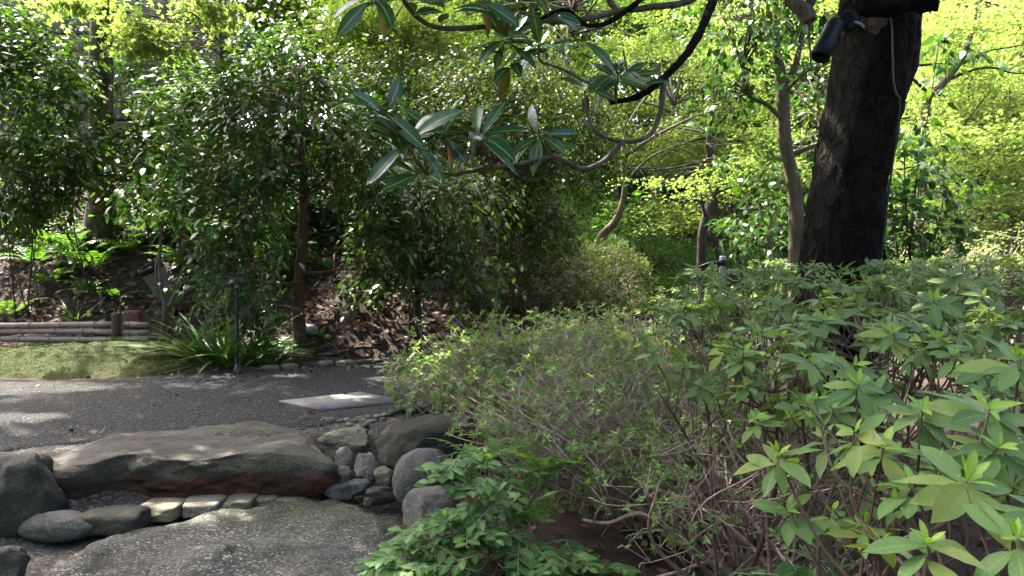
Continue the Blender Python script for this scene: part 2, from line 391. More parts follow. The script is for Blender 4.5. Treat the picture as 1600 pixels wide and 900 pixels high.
def rock_mesh(name, size, mat, seed=0, sub=4, power=2.6, facets=6, rough=.10, rotz=0, shear=None, freq=2.0):
    V, T = ico(sub); r = np.random.default_rng(seed)
    q = (np.abs(V) ** power).sum(1) ** (-1 / power); V = V * q[:, None]
    for _ in range(facets):
        n = unit(r.normal(size=3) * np.array([1, 1, .7])); c = r.uniform(.72, .93); k = np.maximum(V @ n - c, 0); V = V - k[:, None] * n * .85
    V = V * (1 + rough * fbm(V * freq + seed * 3.1, 5 if sub > 3 else 3, seed)[:, None])
    V = V * np.asarray(size) * .5
    if shear is not None: V[:, 0] += shear[0] * V[:, 2]; V[:, 1] += shear[1] * V[:, 2]
    c, s = math.cos(rotz), math.sin(rotz); V = np.stack([V[:, 0] * c - V[:, 1] * s, V[:, 0] * s + V[:, 1] * c, V[:, 2]], 1)
    return mesh(name, V, T, mat)
def rock(name, label, loc, size, mat, cat='boulder', group=None, **kw):
    return tag(obj(name, rock_mesh(name, size, mat, **kw), loc=loc), label, cat, group)

# the two big stone steps
def step_stone(name, outline, z_top, z_bot, mat, seed, front_in=.10, bulge=.5, res=76, topamp=.02):
    """outline (plan polygon, world) -> rounded stone with irregular top and sides"""
    O = np.asarray(outline, float); cen = O.mean(0)
    ring = smoothline(np.vstack([O, O[:1]]), res + 1)[:-1] - cen
    prof = [(0.0, 1.0), (.35, 1.0), (.62, 1.0), (.8, .985), (.89, .94), (.955, .84), (.99, .68), (1.0, .5), (.998, .3), (.985, .12), (.955, -.05), (.9, -.2)]
    rows = []
    for f in np.linspace(0, .8, 16)[1:]: rows.append((f, 1.0))
    pp = np.array(prof[4:]); rows = [(f, 1.0) for f in np.linspace(0.03, .86, 30)] + [tuple(q) for q in smoothline(pp, 26)]
    V = []
    for f, h in rows:
        p = ring * f; z = z_bot + (z_top - z_bot) * h
        V.append(np.column_stack([p + cen, np.full(res, z)]))
    V = np.concatenate(V); nr = len(rows)
    hfac = np.clip((V[:, 2] - z_bot) / (z_top - z_bot), 0, 1)
    V[:, 2] += topamp * fbm(np.column_stack([V[:, :2] * 2.2, 0 * V[:, 0]]), 5, seed) * 1.6 * hfac
    rad = np.concatenate([np.full(res, f) for f, h in rows])
    nn = (fbm(V * np.array([3, 3, 5]), 5, seed + 4) * .045 - np.abs(fbm(V * np.array([5, 5, 11]), 3, seed + 14)) * .035) * sstep(rad, .5, .95)
    V[:, 2] -= np.abs(fbm(np.column_stack([V[:, 0] * 1.5, V[:, 1] * 4, 0 * rad]), 4, seed + 30)) * topamp * .55 * hfac
    d2 = unit(np.column_stack([V[:, :2] - cen, 0 * rad])); V += d2 * nn[:, None]
    yl = V[:, 1] - cen[1]                                   # undercut front
    V[:, 1] += np.where(yl < 0, 1, 0) * (1 - hfac) * front_in
    V[:, 2] -= .035 * sstep(-yl, .0, .5) * hfac
    V = np.vstack([V, [[cen[0], cen[1], z_top + topamp * .5]]]); k = len(V) - 1
    i = np.arange(nr - 1)[:, None] * res; j = np.arange(res)[None]; jj = (j + 1) % res
    a, b, c, d = [(x).ravel() for x in (i + j, i + jj, i + res + jj, i + res + j)]
    T = np.vstack([np.stack([a, d, c], 1), np.stack([a, c, b], 1), np.stack([np.full(res, k), np.arange(res), (np.arange(res) + 1) % res], 1)])
    off = np.array([cen[0], cen[1], z_bot]); 
    o = obj(name, mesh(name, V - off, T, mat), loc=off); return o
Z1 = -.27
pts = [gnd(68, 736, -.05)[:2], gnd(72, 710, 0)[:2], gnd(150, 687, 0)[:2], gnd(300, 667, 0)[:2], gnd(420, 662, 0)[:2], gnd(490, 672, 0)[:2], gnd(524, 706, 0)[:2], gnd(508, 732, -.06)[:2], gnd(410, 724, -.03)[:2], gnd(300, 728, -.03)[:2], gnd(180, 735, -.05)[:2], gnd(95, 748, -.06)[:2]]
b = step_stone('step_boulder', pts, .015, -.20, M_ROCK_BIG, 3, front_in=.03, topamp=.024, res=150)
tag(b, 'long brown grey boulder forming the upper step beside the asphalt path', 'boulder')
pts = [gnd(40, 905, Z1)[:2], gnd(105, 860, Z1)[:2], gnd(165, 826, Z1)[:2], gnd(260, 806, Z1)[:2], gnd(400, 782, Z1)[:2], gnd(520, 775, Z1)[:2], gnd(610, 790, Z1)[:2], gnd(632, 830, Z1)[:2], gnd(640, 905, Z1)[:2], gnd(660, 1040, Z1)[:2], gnd(400, 1150, Z1)[:2], gnd(100, 1120, Z1)[:2], gnd(-20, 1000, Z1)[:2]]
b = step_stone('step_slab', pts, Z1 + .0, Z1 - .3, M_ROCK_SLAB, 8, front_in=0, topamp=.04, res=130)
tag(b, 'wide flat speckled stone slab forming the lower step in front', 'stone slab')

def rock_px(name, label, x0, x1, y0, y1, zg, mat, hfac=1.0, dep=1.0, **kw):
    """a stone whose foot meets level zg; its pixel box gives width and height"""
    f = gnd((x0 + x1) / 2, y1, zg); d = f[1]; wid = (x1 - x0) / FPX * d; hh = (y1 - y0) / FPX * d * hfac
    size = (wid * 1.06, wid * dep, hh * 1.25)
    return rock(name, label, (f[0], d + wid * dep * .42, zg + hh * .40), size, mat, **kw)
rock_px('boulder', 'dark weathered boulder on the right of the long step boulder', 572, 742, 640, 738, -.14, M_ROCK_DARK, hfac=.78, dep=.62, seed=4, power=3.2, facets=8, rough=.12)
rock_px('boulder', 'smooth rounded grey boulder between the dark boulder and the leafy shrub', 612, 706, 700, 790, -.25, M_ROCK_GREY, hfac=.9, dep=.8, seed=12, power=2.3, facets=3, rough=.05)
rock_px('boulder', 'grey boulder lying lowest, partly hidden by the leafy shrub', 625, 716, 757, 836, -.27, M_ROCK_GREY, hfac=.8, dep=.9, seed=15, power=2.4, facets=3, rough=.06)
rock_px('boulder', 'large dark mossy boulder cut by the left edge of the picture', -90, 54, 696, 838, -.28, M_ROCK_DARK, hfac=.8, dep=.8, seed=22, power=2.8, facets=5, rough=.08)
rock_px('stone', 'small upright stone wedged left of the long step boulder', 46, 76, 706, 754, -.1, M_ROCK_DARK, hfac=.85, dep=.9, cat='stone', seed=5, power=2.6, facets=4, sub=3)
rock_px('stone', 'smooth oval grey stone lying at the left end of the lower slab', 18, 136, 795, 846, -.30, M_ROCK_GREY, hfac=.75, dep=.55, cat='stone', seed=31, power=2.3, facets=2, rough=.04, sub=4)
rock_px('stone', 'grey green stone in the lower left corner', -40, 24, 848, 925, -.33, M_ROCK_DARK, hfac=.8, dep=.9, cat='stone', seed=33, power=2.5, facets=3, sub=4)
rock_px('stone', 'long smooth tan stone lying on the path edge behind the dark boulder', 674, 768, 626, 654, -.02, M_ROCK_TAN, hfac=.85, dep=.5, cat='stone', seed=41, power=2.6, facets=3, rough=.05)
rock_px('stone', 'flat tan stone between the two large boulders at the path edge', 496, 572, 664, 706, -.10, M_ROCK_TAN, hfac=.7, dep=.8, cat='stone', seed=44, power=3.4, facets=5)
ST = [('pale grey oblong stone leaning against the step boulder end', 522, 552, 696, 730, -.13, M_ROCK_PALE, .9), ('rounded speckled grey stone below the flat tan stone', 552, 587, 707, 744, -.16, M_ROCK_PALE, .9),
      ('dark grey stone tucked under the pale oblong stone', 520, 546, 726, 760, -.2, M_ROCK_GREY, .9), ('tan rounded stone left of the smooth grey boulder', 582, 617, 731, 759, -.2, M_ROCK_TAN, 1.0),
      ('tiny round dark stone between the tan and speckled stones', 566, 585, 742, 757, -.2, M_ROCK_DARK, 1.0), ('flat oval grey green stone at the back of the lower slab', 504, 551, 756, 780, -.25, M_ROCK_GREY, .7),
      ('triangular grey stone behind the flat oval stone', 540, 578, 750, 774, -.24, M_ROCK_GREY, .8), ('long brown grey stone touching the smooth grey boulder', 566, 618, 762, 787, -.26, M_ROCK_DARK, .6),
      ('small round grey stone at the right back corner of the slab', 566, 580, 778, 790, -.26, M_ROCK_GREY, 1.0), ('round beige stone under the leafy shrub at the bottom edge', 714, 783, 853, 922, -.25, M_ROCK_TAN, .9),
      ('small white stone half buried left of the bare azalea stems', 1146, 1178, 882, 902, -.2, M_ROCK_PALE, .8), ('mossy angular stone behind the bare azalea stems', 1180, 1240, 818, 852, -.2, M_ROCK_TAN, .8)]
for i, (lb, x0, x1, y0, y1, z, m, dp) in enumerate(ST):
    rock_px('stone', lb, x0, x1, y0, y1, z, m, hfac=.85, dep=dp, cat='stone', seed=60 + i, power=3.0, facets=9, sub=3, rough=.13)
# pebbles filling the joint by the path
peb = [rock_mesh('pebble', (1, .8, .62), m, seed=90 + i, sub=2, power=2.2, facets=1, rough=.05) for i, m in enumerate((M_ROCK_GREY, M_ROCK_BLUE, M_ROCK_TAN, M_ROCK_PALE, M_ROCK_GREY))]
PB = [(517, 662, 20, 0), (532, 662, 14, 4), (542, 660, 13, 3), (554, 663, 17, 0), (563, 658, 15, 0), (571, 668, 12, 1), (575, 656, 13, 4), (588, 655, 13, 0), (578, 663, 12, 2), (600, 652, 12, 4), (612, 648, 13, 0), (546, 668, 12, 2), (560, 670, 10, 3), (586, 662, 10, 1), (598, 659, 11, 0), (508, 659, 12, 2), (524, 668, 10, 4), (568, 660, 9, 3)]
r = np.random.default_rng(2)
for (x, y, s, k) in PB:
    p = gnd(x, y, -.01); o = obj('pebble', peb[k], loc=(p[0], p[1], .004)); sz = s / FPX * p[1] * 1.15; o.scale = (sz,) * 3; o.rotation_euler = (r.uniform(-.2, .2), r.uniform(-.2, .2), r.uniform(0, 6))
    tag(o, 'small smooth river pebble packed between the path and the boulders', 'pebble', 'pebbles at the path edge')
for (x, y, s, k, lb) in [(663, 640, 22, 1, 'bluish grey pointed stone right beside the long tan stone'), (628, 642, 15, 0, 'single dark grey pebble behind the dark boulder'), (644, 643, 22, 1, 'flat bluish stone left of the pointed bluish stone')]:
    p = gnd(x, y, 0); o = obj('pebble', peb[k], loc=(p[0], p[1], .02)); sz = s / FPX * p[1] * 1.2; o.scale = (sz, sz, sz * (1.2 if 'pointed' in lb else .8)); o.rotation_euler = (0, 0, r.uniform(0, 3)); tag(o, lb, 'stone')
# gritty bedding between the stones
t = NT('grit'); v = t.vor(70, t.world(), out='Color'); sp_ = t.new('SeparateColor'); t.link(v, sp_.inputs[0]); n1 = t.noise(6, 5, .6, t.world()); n2 = t.noise(120, 3, .7, t.world())
c = t.ramp(sp_.outputs[0], [(0, (.03, .026, .02)), (.6, (.06, .052, .042)), (1, (.15, .135, .11))]); c = t.mix(t.ramp(n1, [(.4, (0, 0, 0)), (.7, (.6, .6, .6))]), c, (.03, .027, .018)); t.col(c); t.bump(n2, .9, .02); M_GRIT = t.done(.9, .2)
bx_ = np.arange(-4.2, -.42, .06); by_ = np.arange(2.6, 5.6, .06); BX, BY = np.meshgrid(bx_, by_); BX = BX.ravel(); BY = BY.ravel()
sink = sstep(BX, -.72, -.55) + sstep(BX, -4.0, -4.2) * 0 + sstep(-BX, 3.95, 4.2) + sstep(-polyline_sd(BX, BY, NEAR) * -1, .0, .12)
I = (np.arange(len(by_) - 1)[:, None] * len(bx_) + np.arange(len(bx_) - 1)[None]).ravel()
tag(obj('gravel_bed', mesh('gravel_bed', np.column_stack([BX, BY, H(BX, BY) + .03 - .08 * np.clip(sink, 0, 1) + .012 * fbm(np.column_stack([BX * 9, BY * 9, 0 * BX]), 3, 2)]), None, M_GRIT, Q=np.stack([I, I + 1, I + 1 + len(bx_), I + len(bx_)], 1))), 'gritty bedding between the step stones', kind='structure')
# row of small blocks under the step boulder
row = tag(empty('stone_riser', gnd(280, 795, Z1)), 'row of small rough stone blocks under the long step boulder', 'stone course')
for i, (x0, x1, ya, yb) in enumerate([(132, 220, 798, 822), (221, 282, 785, 803), (283, 344, 780, 797), (345, 398, 774, 790), (398, 436, 770, 782), (436, 506, 755, 774), (438, 478, 771, 782)]):
    f = gnd((x0 + x1) / 2, yb, Z1); wd = (x1 - x0) / FPX * f[1]; hh = (yb - ya) / FPX * f[1]
    me = rock_mesh('stone', (wd * 1.04, .22, hh * 1.3), [M_ROCK_DARK, M_ROCK_TAN, M_ROCK_PALE, M_ROCK_TAN, M_ROCK_TAN, M_ROCK_DARK, M_ROCK_TAN][i], seed=120 + i, sub=3, power=9, facets=1, rough=.05)
    o = obj('stone', me, row); o.location = Vector((f[0], f[1] + .02, Z1 + hh * .5 - .015)) - row.location
# edging stones along the planting bed
row = tag(empty('stone_edging', (-2, 8.5, 0)), 'row of low mossy edging stones along the far side of the path', 'edging')
xs = np.array([372, 402, 436, 466, 494, 522, 556, 596, 632, 664]); ys = np.array([583, 580, 577, 575, 573, 571.5, 569.5, 566.5, 563, 559])
for i in range(len(xs) - 1):
    a, b2 = gnd(xs[i], ys[i], 0), gnd(xs[i + 1], ys[i + 1], 0); L = np.linalg.norm(b2 - a)
    me = rock_mesh('stone', (L * r.uniform(.85, 1.05), .15, .085), M_ROCK_TAN if i % 3 else M_ROCK_DARK, seed=150 + i, sub=2, power=3.2, facets=3, rough=.07)
    o = obj('stone', me, row); o.location = Vector((a + b2) / 2 + np.array([0, r.uniform(.02, .08), r.uniform(0, .015)])) - row.location; o.rotation_euler[2] = math.atan2(b2[1] - a[1], b2[0] - a[0])
# pale cover plate set into the path
t = NT('plate_concrete'); n = t.noise(40, 5, .7, t.world()); n2 = t.noise(3, 4, .6, t.world())
t.col(t.mix(t.ramp(n2, [(.35, (0, 0, 0)), (.6, (.85, .85, .85))]), t.ramp(n, [(.3, (.10, .098, .092)), (.7, (.155, .15, .142))]), (.062, .06, .052))); t.bump(n, .3, .004); M_PLATE = t.done(.75, .3)
q = [gnd(x, y, .012) for x, y in ((433, 627), (502, 641), (634, 626), (563, 612.5))]
cen = sum(q) / 4; pl = tag(empty('cover_plate', cen), 'pale square cover plate set flush into the asphalt path', 'cover plate')
def slab(qs, z0, z1, inset=0):
    Q4 = [p + (cen - p) * inset for p in qs]; V = [(*(p - cen)[:2], z0) for p in Q4] + [(*(p - cen)[:2], z1) for p in Q4]
    return V, [(4, 5, 6, 7), (0, 1, 5, 4), (1, 2, 6, 5), (2, 3, 7, 6), (3, 0, 4, 7)]
V, Q = slab(q, -.06, .006, .03); obj('plate', mesh('plate', V, None, M_PLATE, Q=Q, smooth=False), pl)
V = []; Q = []
for f, z in ((-.03, .0015), (.012, .0015)):
    V += [(*(p + (cen - p) * f - cen)[:2], z) for p in q]
Q = [(i, (i + 1) % 4, 4 + (i + 1) % 4, 4 + i) for i in range(4)]
obj('frame', mesh('frame', V, None, mat_plain('plate_frame', (.03, .03, .03), .8), Q=Q, smooth=False), pl)
# ------------------------------------------------------------------ foliage tools
def tpl_far(wd=.22, fold=.06, droop=.1):
    V = np.array([(0, 0, 0), (.5, wd, fold), (.5, -wd, fold), (1, 0, -droop)], float); T = np.array([(0, 2, 3), (0, 3, 1)])
    return V, T, np.array([0, 1, 1, 0.])
def tpl_mid(wd=.2, fold=.06, droop=.16):
    V = np.array([(0, 0, 0), (.33, wd * .9, fold), (.33, 0, 0), (.33, -wd * .9, fold), (.7, wd * .8, fold - droop * .5), (.7, 0, -droop * .5), (.7, -wd * .8, fold - droop * .5), (1, 0, -droop)], float)
    T = np.array([(0, 2, 1), (0, 3, 2), (1, 2, 5), (1, 5, 4), (2, 3, 6), (2, 6, 5), (4, 5, 7), (5, 6, 7)])
    return V, T, np.array([0, 1, 0, 1, 1, 0, 1, 0.])
def tpl_near(wd=.2, fold=.05, droop=.2, peak=.55, wave=.0, twist=0., n=7, stalk=.06):
    us = np.linspace(0, 1, n); V = []; M = []
    for i, u in enumerate(us):
        t = max(0, (u - stalk) / (1 - stalk)); h = wd * (math.sin(math.pi * t ** (math.log(.5) / math.log(peak)))) ** .85 if 0 < t < 1 else .004
        zc = -droop * u * u; z1 = zc + fold * h / wd
        wv = wave * math.sin(u * 14)
        V += [(u, h, z1 + wv + twist * h * u), (u, 0, zc), (u, -h, z1 - wv - twist * h * u)]; M += [1, 0, 1]
    T = []
    for i in range(n - 1):
        a = i * 3
        for k in (0, 1): T += [(a + k, a + k + 1, a + k + 4), (a + k, a + k + 4, a + k + 3)]
    return np.array(V, float), np.array(T), np.array(M, float)
def tpl_low(wd=.2, droop=.12):
    V = np.array([(0, 0, 0), (.32, wd, .03), (.32, -wd, .03), (.7, wd * .72, -droop * .4), (.7, -wd * .72, -droop * .4), (1, 0, -droop)], float)
    return V, np.array([(0, 2, 1), (1, 2, 4), (1, 4, 3), (3, 4, 5)]), np.array([0, 1, 1, 1, 1, 0.])
def tpl_maple3():
    V = [(0, 0, 0)]; T = []
    for ang, L in ((-52, .8), (0, 1.0), (52, .8)):
        a = math.radians(ang); d = np.array([math.cos(a), math.sin(a)]); s = np.array([-d[1], d[0]]); b = len(V)
        for p, z in ((d * L * .5 + s * .2, .02), (d * L, -.12 * L), (d * L * .5 - s * .2, .02)): V.append((p[0], p[1], z))
        T += [(0, b + 2, b + 1), (0, b + 1, b)]
    return np.array(V, float), np.array(T), np.ones(len(V))
def tpl_maple():
    V = [(0, 0, 0)]; T = []
    for k, (ang, L) in enumerate([(-75, .55), (-38, .85), (0, 1.0), (38, .85), (75, .55)]):
        a = math.radians(ang); d = np.array([math.cos(a), math.sin(a)]); s = np.array([-d[1], d[0]]); b = len(V)
        for p, z in ((d * L * .5 + s * .13, .02), (d * L, -.12 * L), (d * L * .5 - s * .13, .02)): V.append((p[0], p[1], z))
        T += [(0, b + 2, b + 1), (0, b + 1, b)]
    return np.array(V, float), np.array(T), np.ones(len(V))
def scatter(tpl, P, D, U, S, wv=None):
    V0, T0, M0 = tpl; N = len(P); D = unit(D); sd = unit(np.cross(U, D)); nn = np.cross(D, sd); S = np.asarray(S, float).reshape(-1, 1, 1)
    w_ = 1.0 if wv is None else np.asarray(wv).reshape(-1, 1, 1)
    V = P[:, None] + S * (V0[None, :, :1] * D[:, None] + w_ * V0[None, :, 1:2] * sd[:, None] + V0[None, :, 2:] * nn[:, None])
    T = T0[None] + (np.arange(N) * len(V0))[:, None, None]
    return V.reshape(-1, 3), T.reshape(-1, 3), np.tile(M0, N)
def rand_dirs(n, r): return unit(r.normal(size=(n, 3)))

# gaps in the canopy: where sunlight reaches the ground (x, y, z, rx, ry)
GAPS = []
def keep_sun(P):
    k = np.ones(len(P), bool)
    for (x, y, z, rx, ry) in GAPS:
        tt = (P[:, 2] - z) / SUN[2]; gx_ = P[:, 0] - SUN[0] * tt; gy_ = P[:, 1] - SUN[1] * tt
        k &= ~((((gx_ - x) / rx) ** 2 + ((gy_ - y) / ry) ** 2 < 1) & (tt > 1.2))
    return k

def clump_leaves(cent, outw, r, per=12, spread=.16, size=.08, tpl=None, flat=.6, droop=.25, svar=.25, twig=None):
    """leaves set alternately along a short twig at every clump centre. returns V,T,M,rnd and twigs"""
    n = len(cent); td = unit(outw + .75 * r.normal(size=(n, 3)) + np.array([0, 0, -droop]))
    if flat > .8: td[:, 2] *= .25; td = unit(td)
    u = np.linspace(-.5, 1, per)[None, :, None] + r.uniform(-.08, .08, (n, per, 1))
    L = spread * 2 * r.uniform(.7, 1.3, (n, 1, 1))
    P = cent[:, None] + td[:, None] * u * L + np.array([0, 0, -1]) * (droop * L * .25 * np.maximum(u, 0) ** 2)
    sd = unit(np.cross(td, np.array([0, 0, 1.])) + 1e-6); alt = np.where(np.arange(per) % 2 == 0, 1, -1)[None, :, None]
    D = td[:, None] * .7 + sd[:, None] * alt * .9 + r.normal(size=(n, per, 3)) * .24 + np.array([0, 0, -droop])
    U = np.array([0, 0, 1.]) + r.normal(size=(n, per, 3)) * (1 - flat) * 1.1
    P = P.reshape(-1, 3) + r.normal(size=(n * per, 3)) * spread * .22; D = D.reshape(-1, 3); U = U.reshape(-1, 3)
    S = size * np.clip(1 + svar * r.normal(size=n * per), .5, 1.6)
    return P, D, U, S, td, L.ravel()

def ell(px, py, d, rx, ry, rz):
    """crown lobe seen at pixel (px, py), radii rx, ry in pixels, rz in metres"""
    return (at(px, py, d), np.array([rx * d / FPX, rz, ry * d / FPX]))
def lobe_points(lobes, dens, r, hollow=.35):
    C_, O_ = [], []
    for c, R in lobes:
        n = max(6, int(dens * (R[0] * R[2] + R[0] * R[1] * .5 + R[1] * R[2] * .5) ))
        d = rand_dirs(n, r); q = (hollow + (1 - hollow) * r.uniform(0, 1, n) ** .6) * (1 + .18 * vnoise(d * 2.3 + c, 3))
        C_.append(c + d * R * q[:, None]); O_.append(unit(d / np.maximum(R, .05)))
    return np.concatenate(C_), np.concatenate(O_)
def crown_mesh(name, lobes, mat, r, dens=60, per=12, size=.08, spread=.16, tpl=None, flat=.5, droop=.25, hollow=.35, sun=True, twigmat=None, off=(0, 0, 0), cond=None, twig_r=.004, face=None, gaps=None):
    tpl = tpl or tpl_low()
    cent, outw = lobe_points(lobes, dens, r, hollow)
    if gaps is not None:
        k = fbm(cent * np.array([1.25, 1.25, 3.0]), 3, 77) > gaps; cent, outw = cent[k], outw[k]
    if cond is not None:
        k = cond(cent); cent, outw = cent[k], outw[k]
    P, D, U, S, td, L = clump_leaves(cent, outw, r, per, spread, size, tpl, flat, droop)
    if face is not None: U = U + np.asarray(face)
    cr = np.repeat(r.uniform(0, 1, len(cent)), per)
    if sun:
        k = keep_sun(P); P, D, U, S, cr = P[k], D[k], U[k], S[k], cr[k]
    V, T, M = scatter(tpl, P, D, U, S)
    rnd = np.repeat(np.clip(.55 * cr + .45 * r.uniform(0, 1, len(P)), 0, 1), len(tpl[0]))
    me = mesh(name, V - np.asarray(off), T, mat, rnd, M, smooth=False)
    tw = None
    if twigmat:
        kk = keep_sun(cent) if sun else np.ones(len(cent), bool)
        cc, tt, LL = cent[kk], td[kk], L[kk]; n = len(cc)
        a = cc - tt * LL[:, None] * .55 - outw[kk] * .1; b = cc + np.array([0, 0, .01]); c2 = cc + tt * LL[:, None] * .9 - np.array([0, 0, 1]) * (droop * LL * .2)[:, None]
        th = np.array([0, 2.094, 4.189]); s1 = unit(np.cross(tt, np.array([.2, .3, .9]))); s2 = np.cross(tt, s1)
        ring = np.cos(th)[None, :, None] * s1[:, None] + np.sin(th)[None, :, None] * s2[:, None]
        V = np.concatenate([a[:, None] + ring * twig_r, b[:, None] + ring * twig_r * .7, c2[:, None] + ring * twig_r * .3], 1).reshape(-1, 3)
        base = []
        for q in (0, 3):
            for j in range(3):
                k2 = (j + 1) % 3; base += [(q + j, q + k2, q + 3 + k2), (q + j, q + 3 + k2, q + 3 + j)]
        T = (np.array(base)[None] + (np.arange(n) * 9)[:, None, None]).reshape(-1, 3)
        tw = mesh('twigs', V - np.asarray(off), T, twigmat)
    return me, tw

def limb(ctrl, r0, r1, sides=8, n=None, wob=0, seed=0, power=1.0):
    P = smoothline(ctrl, n or max(6, (len(ctrl) - 1) * 7)); R = r0 + (r1 - r0) * np.linspace(0, 1, len(P)) ** power
    if wob: P = P + wob * np.stack([vnoise(P * 3 + k * 9, seed + k) for k in range(3)], 1) * np.linspace(0, 1, len(P))[:, None]
    V, T = tube(P, R, sides); return V, T, P
def trunk_mesh(ctrl, radii, mat, sides=20, n=40, rough=.06, seed=0, off=(0, 0, 0), flare=.35, freq=6, stretch=.25, ridge=0., patch=None):
    P = smoothline(ctrl, n); R = np.interp(np.linspace(0, 1, n), np.linspace(0, 1, len(radii)), radii)
    R = R * (1 + flare * np.exp(-np.linspace(0, 1, n) * 14))
    V, T = tube(P, R, sides); nv = n * sides; cen = np.repeat(P, sides, 0); rad = V[:nv] - cen
    Q = V[:nv] * np.array([freq, freq, freq * stretch])
    d = 1 + rough * fbm(Q, 4, seed)
    if ridge: d = d + ridge * (1 - np.abs(fbm(Q * 1.6, 3, seed + 9)) * 1.6)
    V[:nv] = cen + rad * d[:, None]
    mid = None
    if patch is not None:
        a = unit(rad)[:, 0] * patch[0] + unit(rad)[:, 1] * patch[1]; mid = np.concatenate([np.clip((a - .82) * 7 + 1.1 * fbm(V[:nv] * np.array([5, 5, 1.6]), 3, 5), 0, 1), [0, 0]])
    return mesh('trunk', V - np.asarray(off), T, mat, mid=mid)

def make_tree(name, label, trunk, radii, lobes, M_bark, M_leaf, r, limbs=(), auto=10, crown_kw=None, cat='tree', group=None, trunk_kw=None, crown_name='crown', branch_r=None):
    base = np.asarray(trunk[0], float); root = tag(empty(name, base), label, cat, group)
    obj('trunk', trunk_mesh(trunk, radii, M_bark, off=base, **(trunk_kw or {})), root)
    tp = smoothline(trunk, 60)
    for L in limbs:                                   # drawn limbs: (points, r0, r1)
        V, T, P = limb(L[0], L[1], L[2], wob=.02, seed=len(L[0])); obj('branch', mesh('branch', V - base, T, M_bark), root)
    src = np.vstack([tp[20:]] + [smoothline(L[0], 20)[4:] for L in limbs])
    tot = sum(float(np.prod(R)) ** .5 for c, R in lobes) or 1
    for c, R in lobes:                                # boughs that carry the crown lobes
        k = max(1, int(round(auto * float(np.prod(R)) ** .5 / tot)))
        j = np.argmin(np.linalg.norm((src - c) * np.array([1, 1, .7]) + np.array([0, 0, .5 * R[2]]), axis=1)); s = src[j]
        rb = branch_r or max(.012, radii[-1] * .7)
        G = Geo()
        for q in range(k):
            e = c + rand_dirs(1, r)[0] * R * .75; m = (s + e) / 2 + r.normal(size=3) * .12 * np.linalg.norm(e - s) + np.array([0, 0, .1])
            V, T, P = limb([s, m, e], rb * r.uniform(.6, 1), .005, 6, 12, .03, q); G.add(V, T)
            for z in range(3):
                i0 = r.integers(4, 11); e2 = P[i0] + rand_dirs(1, r)[0] * R * .5; V, T, _ = limb([P[i0], (P[i0] + e2) / 2 + r.normal(size=3) * .04, e2], rb * .35, .003, 4, 7); G.add(V, T)
        obj('branch', G.mesh('branch', M_bark, base), root)
    if M_leaf is not None:
        me, tw = crown_mesh(crown_name, lobes, M_leaf, r, off=base, twigmat=M_bark, **(crown_kw or {}))
        tag(obj(crown_name, me, root), kind='stuff')
        tag(obj('twigs', tw, root), kind='stuff')
    return root

# ------------------------------------------------------------------ plant materials
M_LG = mat_leaf('leaf_glossy', [(.016, .052, .010), (.034, .09, .015), (.062, .13, .02), (.14, .2, .028)], rough=.36, trans=.32, spec=0.24)
M_LD = mat_leaf('leaf_dark', [(.015, .05, .012), (.03, .085, .017), (.05, .12, .022), (.085, .16, .028)], rough=.36, trans=.3, spec=0.2)
M_LO = mat_leaf('leaf_olive', [(.022, .046, .008), (.04, .074, .012), (.065, .105, .016), (.105, .145, .022)], rough=.45, trans=.34, spec=0.12)
M_LO2 = mat_leaf('leaf_soft_green', [(.03, .06, .016), (.05, .092, .022), (.075, .125, .028), (.11, .16, .034)], rough=.4, trans=.34, spec=0.18)
M_MAPLE = mat_leaf('leaf_maple', [(.09, .15, .045), (.13, .195, .06), (.175, .24, .08), (.245, .29, .115)], rough=.55, trans=.58, spec=0.08, tint=(1.45, 1.45, .75))
M_MAPLE2 = mat_leaf('leaf_maple_deep', [(.04, .095, .022), (.065, .13, .028), (.1, .165, .035), (.15, .205, .045)], rough=.55, trans=.55, spec=0.08, tint=(1.45, 1.45, .65))
M_AZ = mat_leaf('leaf_azalea', [(.095, .16, .055), (.13, .205, .066), (.165, .24, .078), (.24, .3, .11)], rough=.5, trans=.34, spec=0.12, rib=(.12, .18, .05))
M_AZO = mat_leaf('leaf_azalea_single', [(.07, .14, .042), (.095, .175, .05), (.12, .205, .058), (.15, .235, .064), (.23, .26, .055)], rough=.46, trans=.34, spec=0.16, rib=(.125, .205, .06), objrand=True, vein=True)
M_AZY = mat_leaf('leaf_azalea_young', [(.16, .3, .04), (.2, .35, .05), (.25, .38, .065)], rough=.42, trans=.42, spec=0.18, rib=(.27, .38, .1), objrand=True)
M_AZF = mat_leaf('leaf_azalea_fine', [(.085, .155, .048), (.115, .2, .058), (.155, .25, .072), (.21, .31, .09)], rough=.5, trans=.38, spec=0.12)
M_AZB = mat_leaf('leaf_azalea_bronze', [(.036, .046, .010), (.042, .07, .012), (.056, .095, .014), (.085, .125, .018)], rough=.5, trans=.32, spec=0.1)
M_MAG = mat_leaf('leaf_magnolia', [(.016, .06, .016), (.026, .08, .02), (.042, .105, .024)], rough=.26, trans=.16, spec=0.32, rib=(.2, .25, .09), back=(.15, .095, .022), objrand=True)
M_MAGC = mat_leaf('leaf_magnolia_crown', [(.03, .075, .02), (.045, .095, .024), (.06, .115, .028)], rough=.3, trans=.25, spec=0.3, back=(.1, .085, .025))
M_SH = mat_leaf('leaf_fresh', [(.05, .125, .036), (.075, .16, .045), (.1, .19, .05), (.14, .235, .06)], rough=.42, trans=.38, spec=0.16, rib=(.15, .28, .07))
M_SHO = mat_leaf('leaf_fresh_single', [(.05, .13, .04), (.07, .155, .045), (.092, .185, .05), (.135, .23, .058)], rough=.42, trans=.38, spec=0.18, rib=(.16, .29, .08), objrand=True)
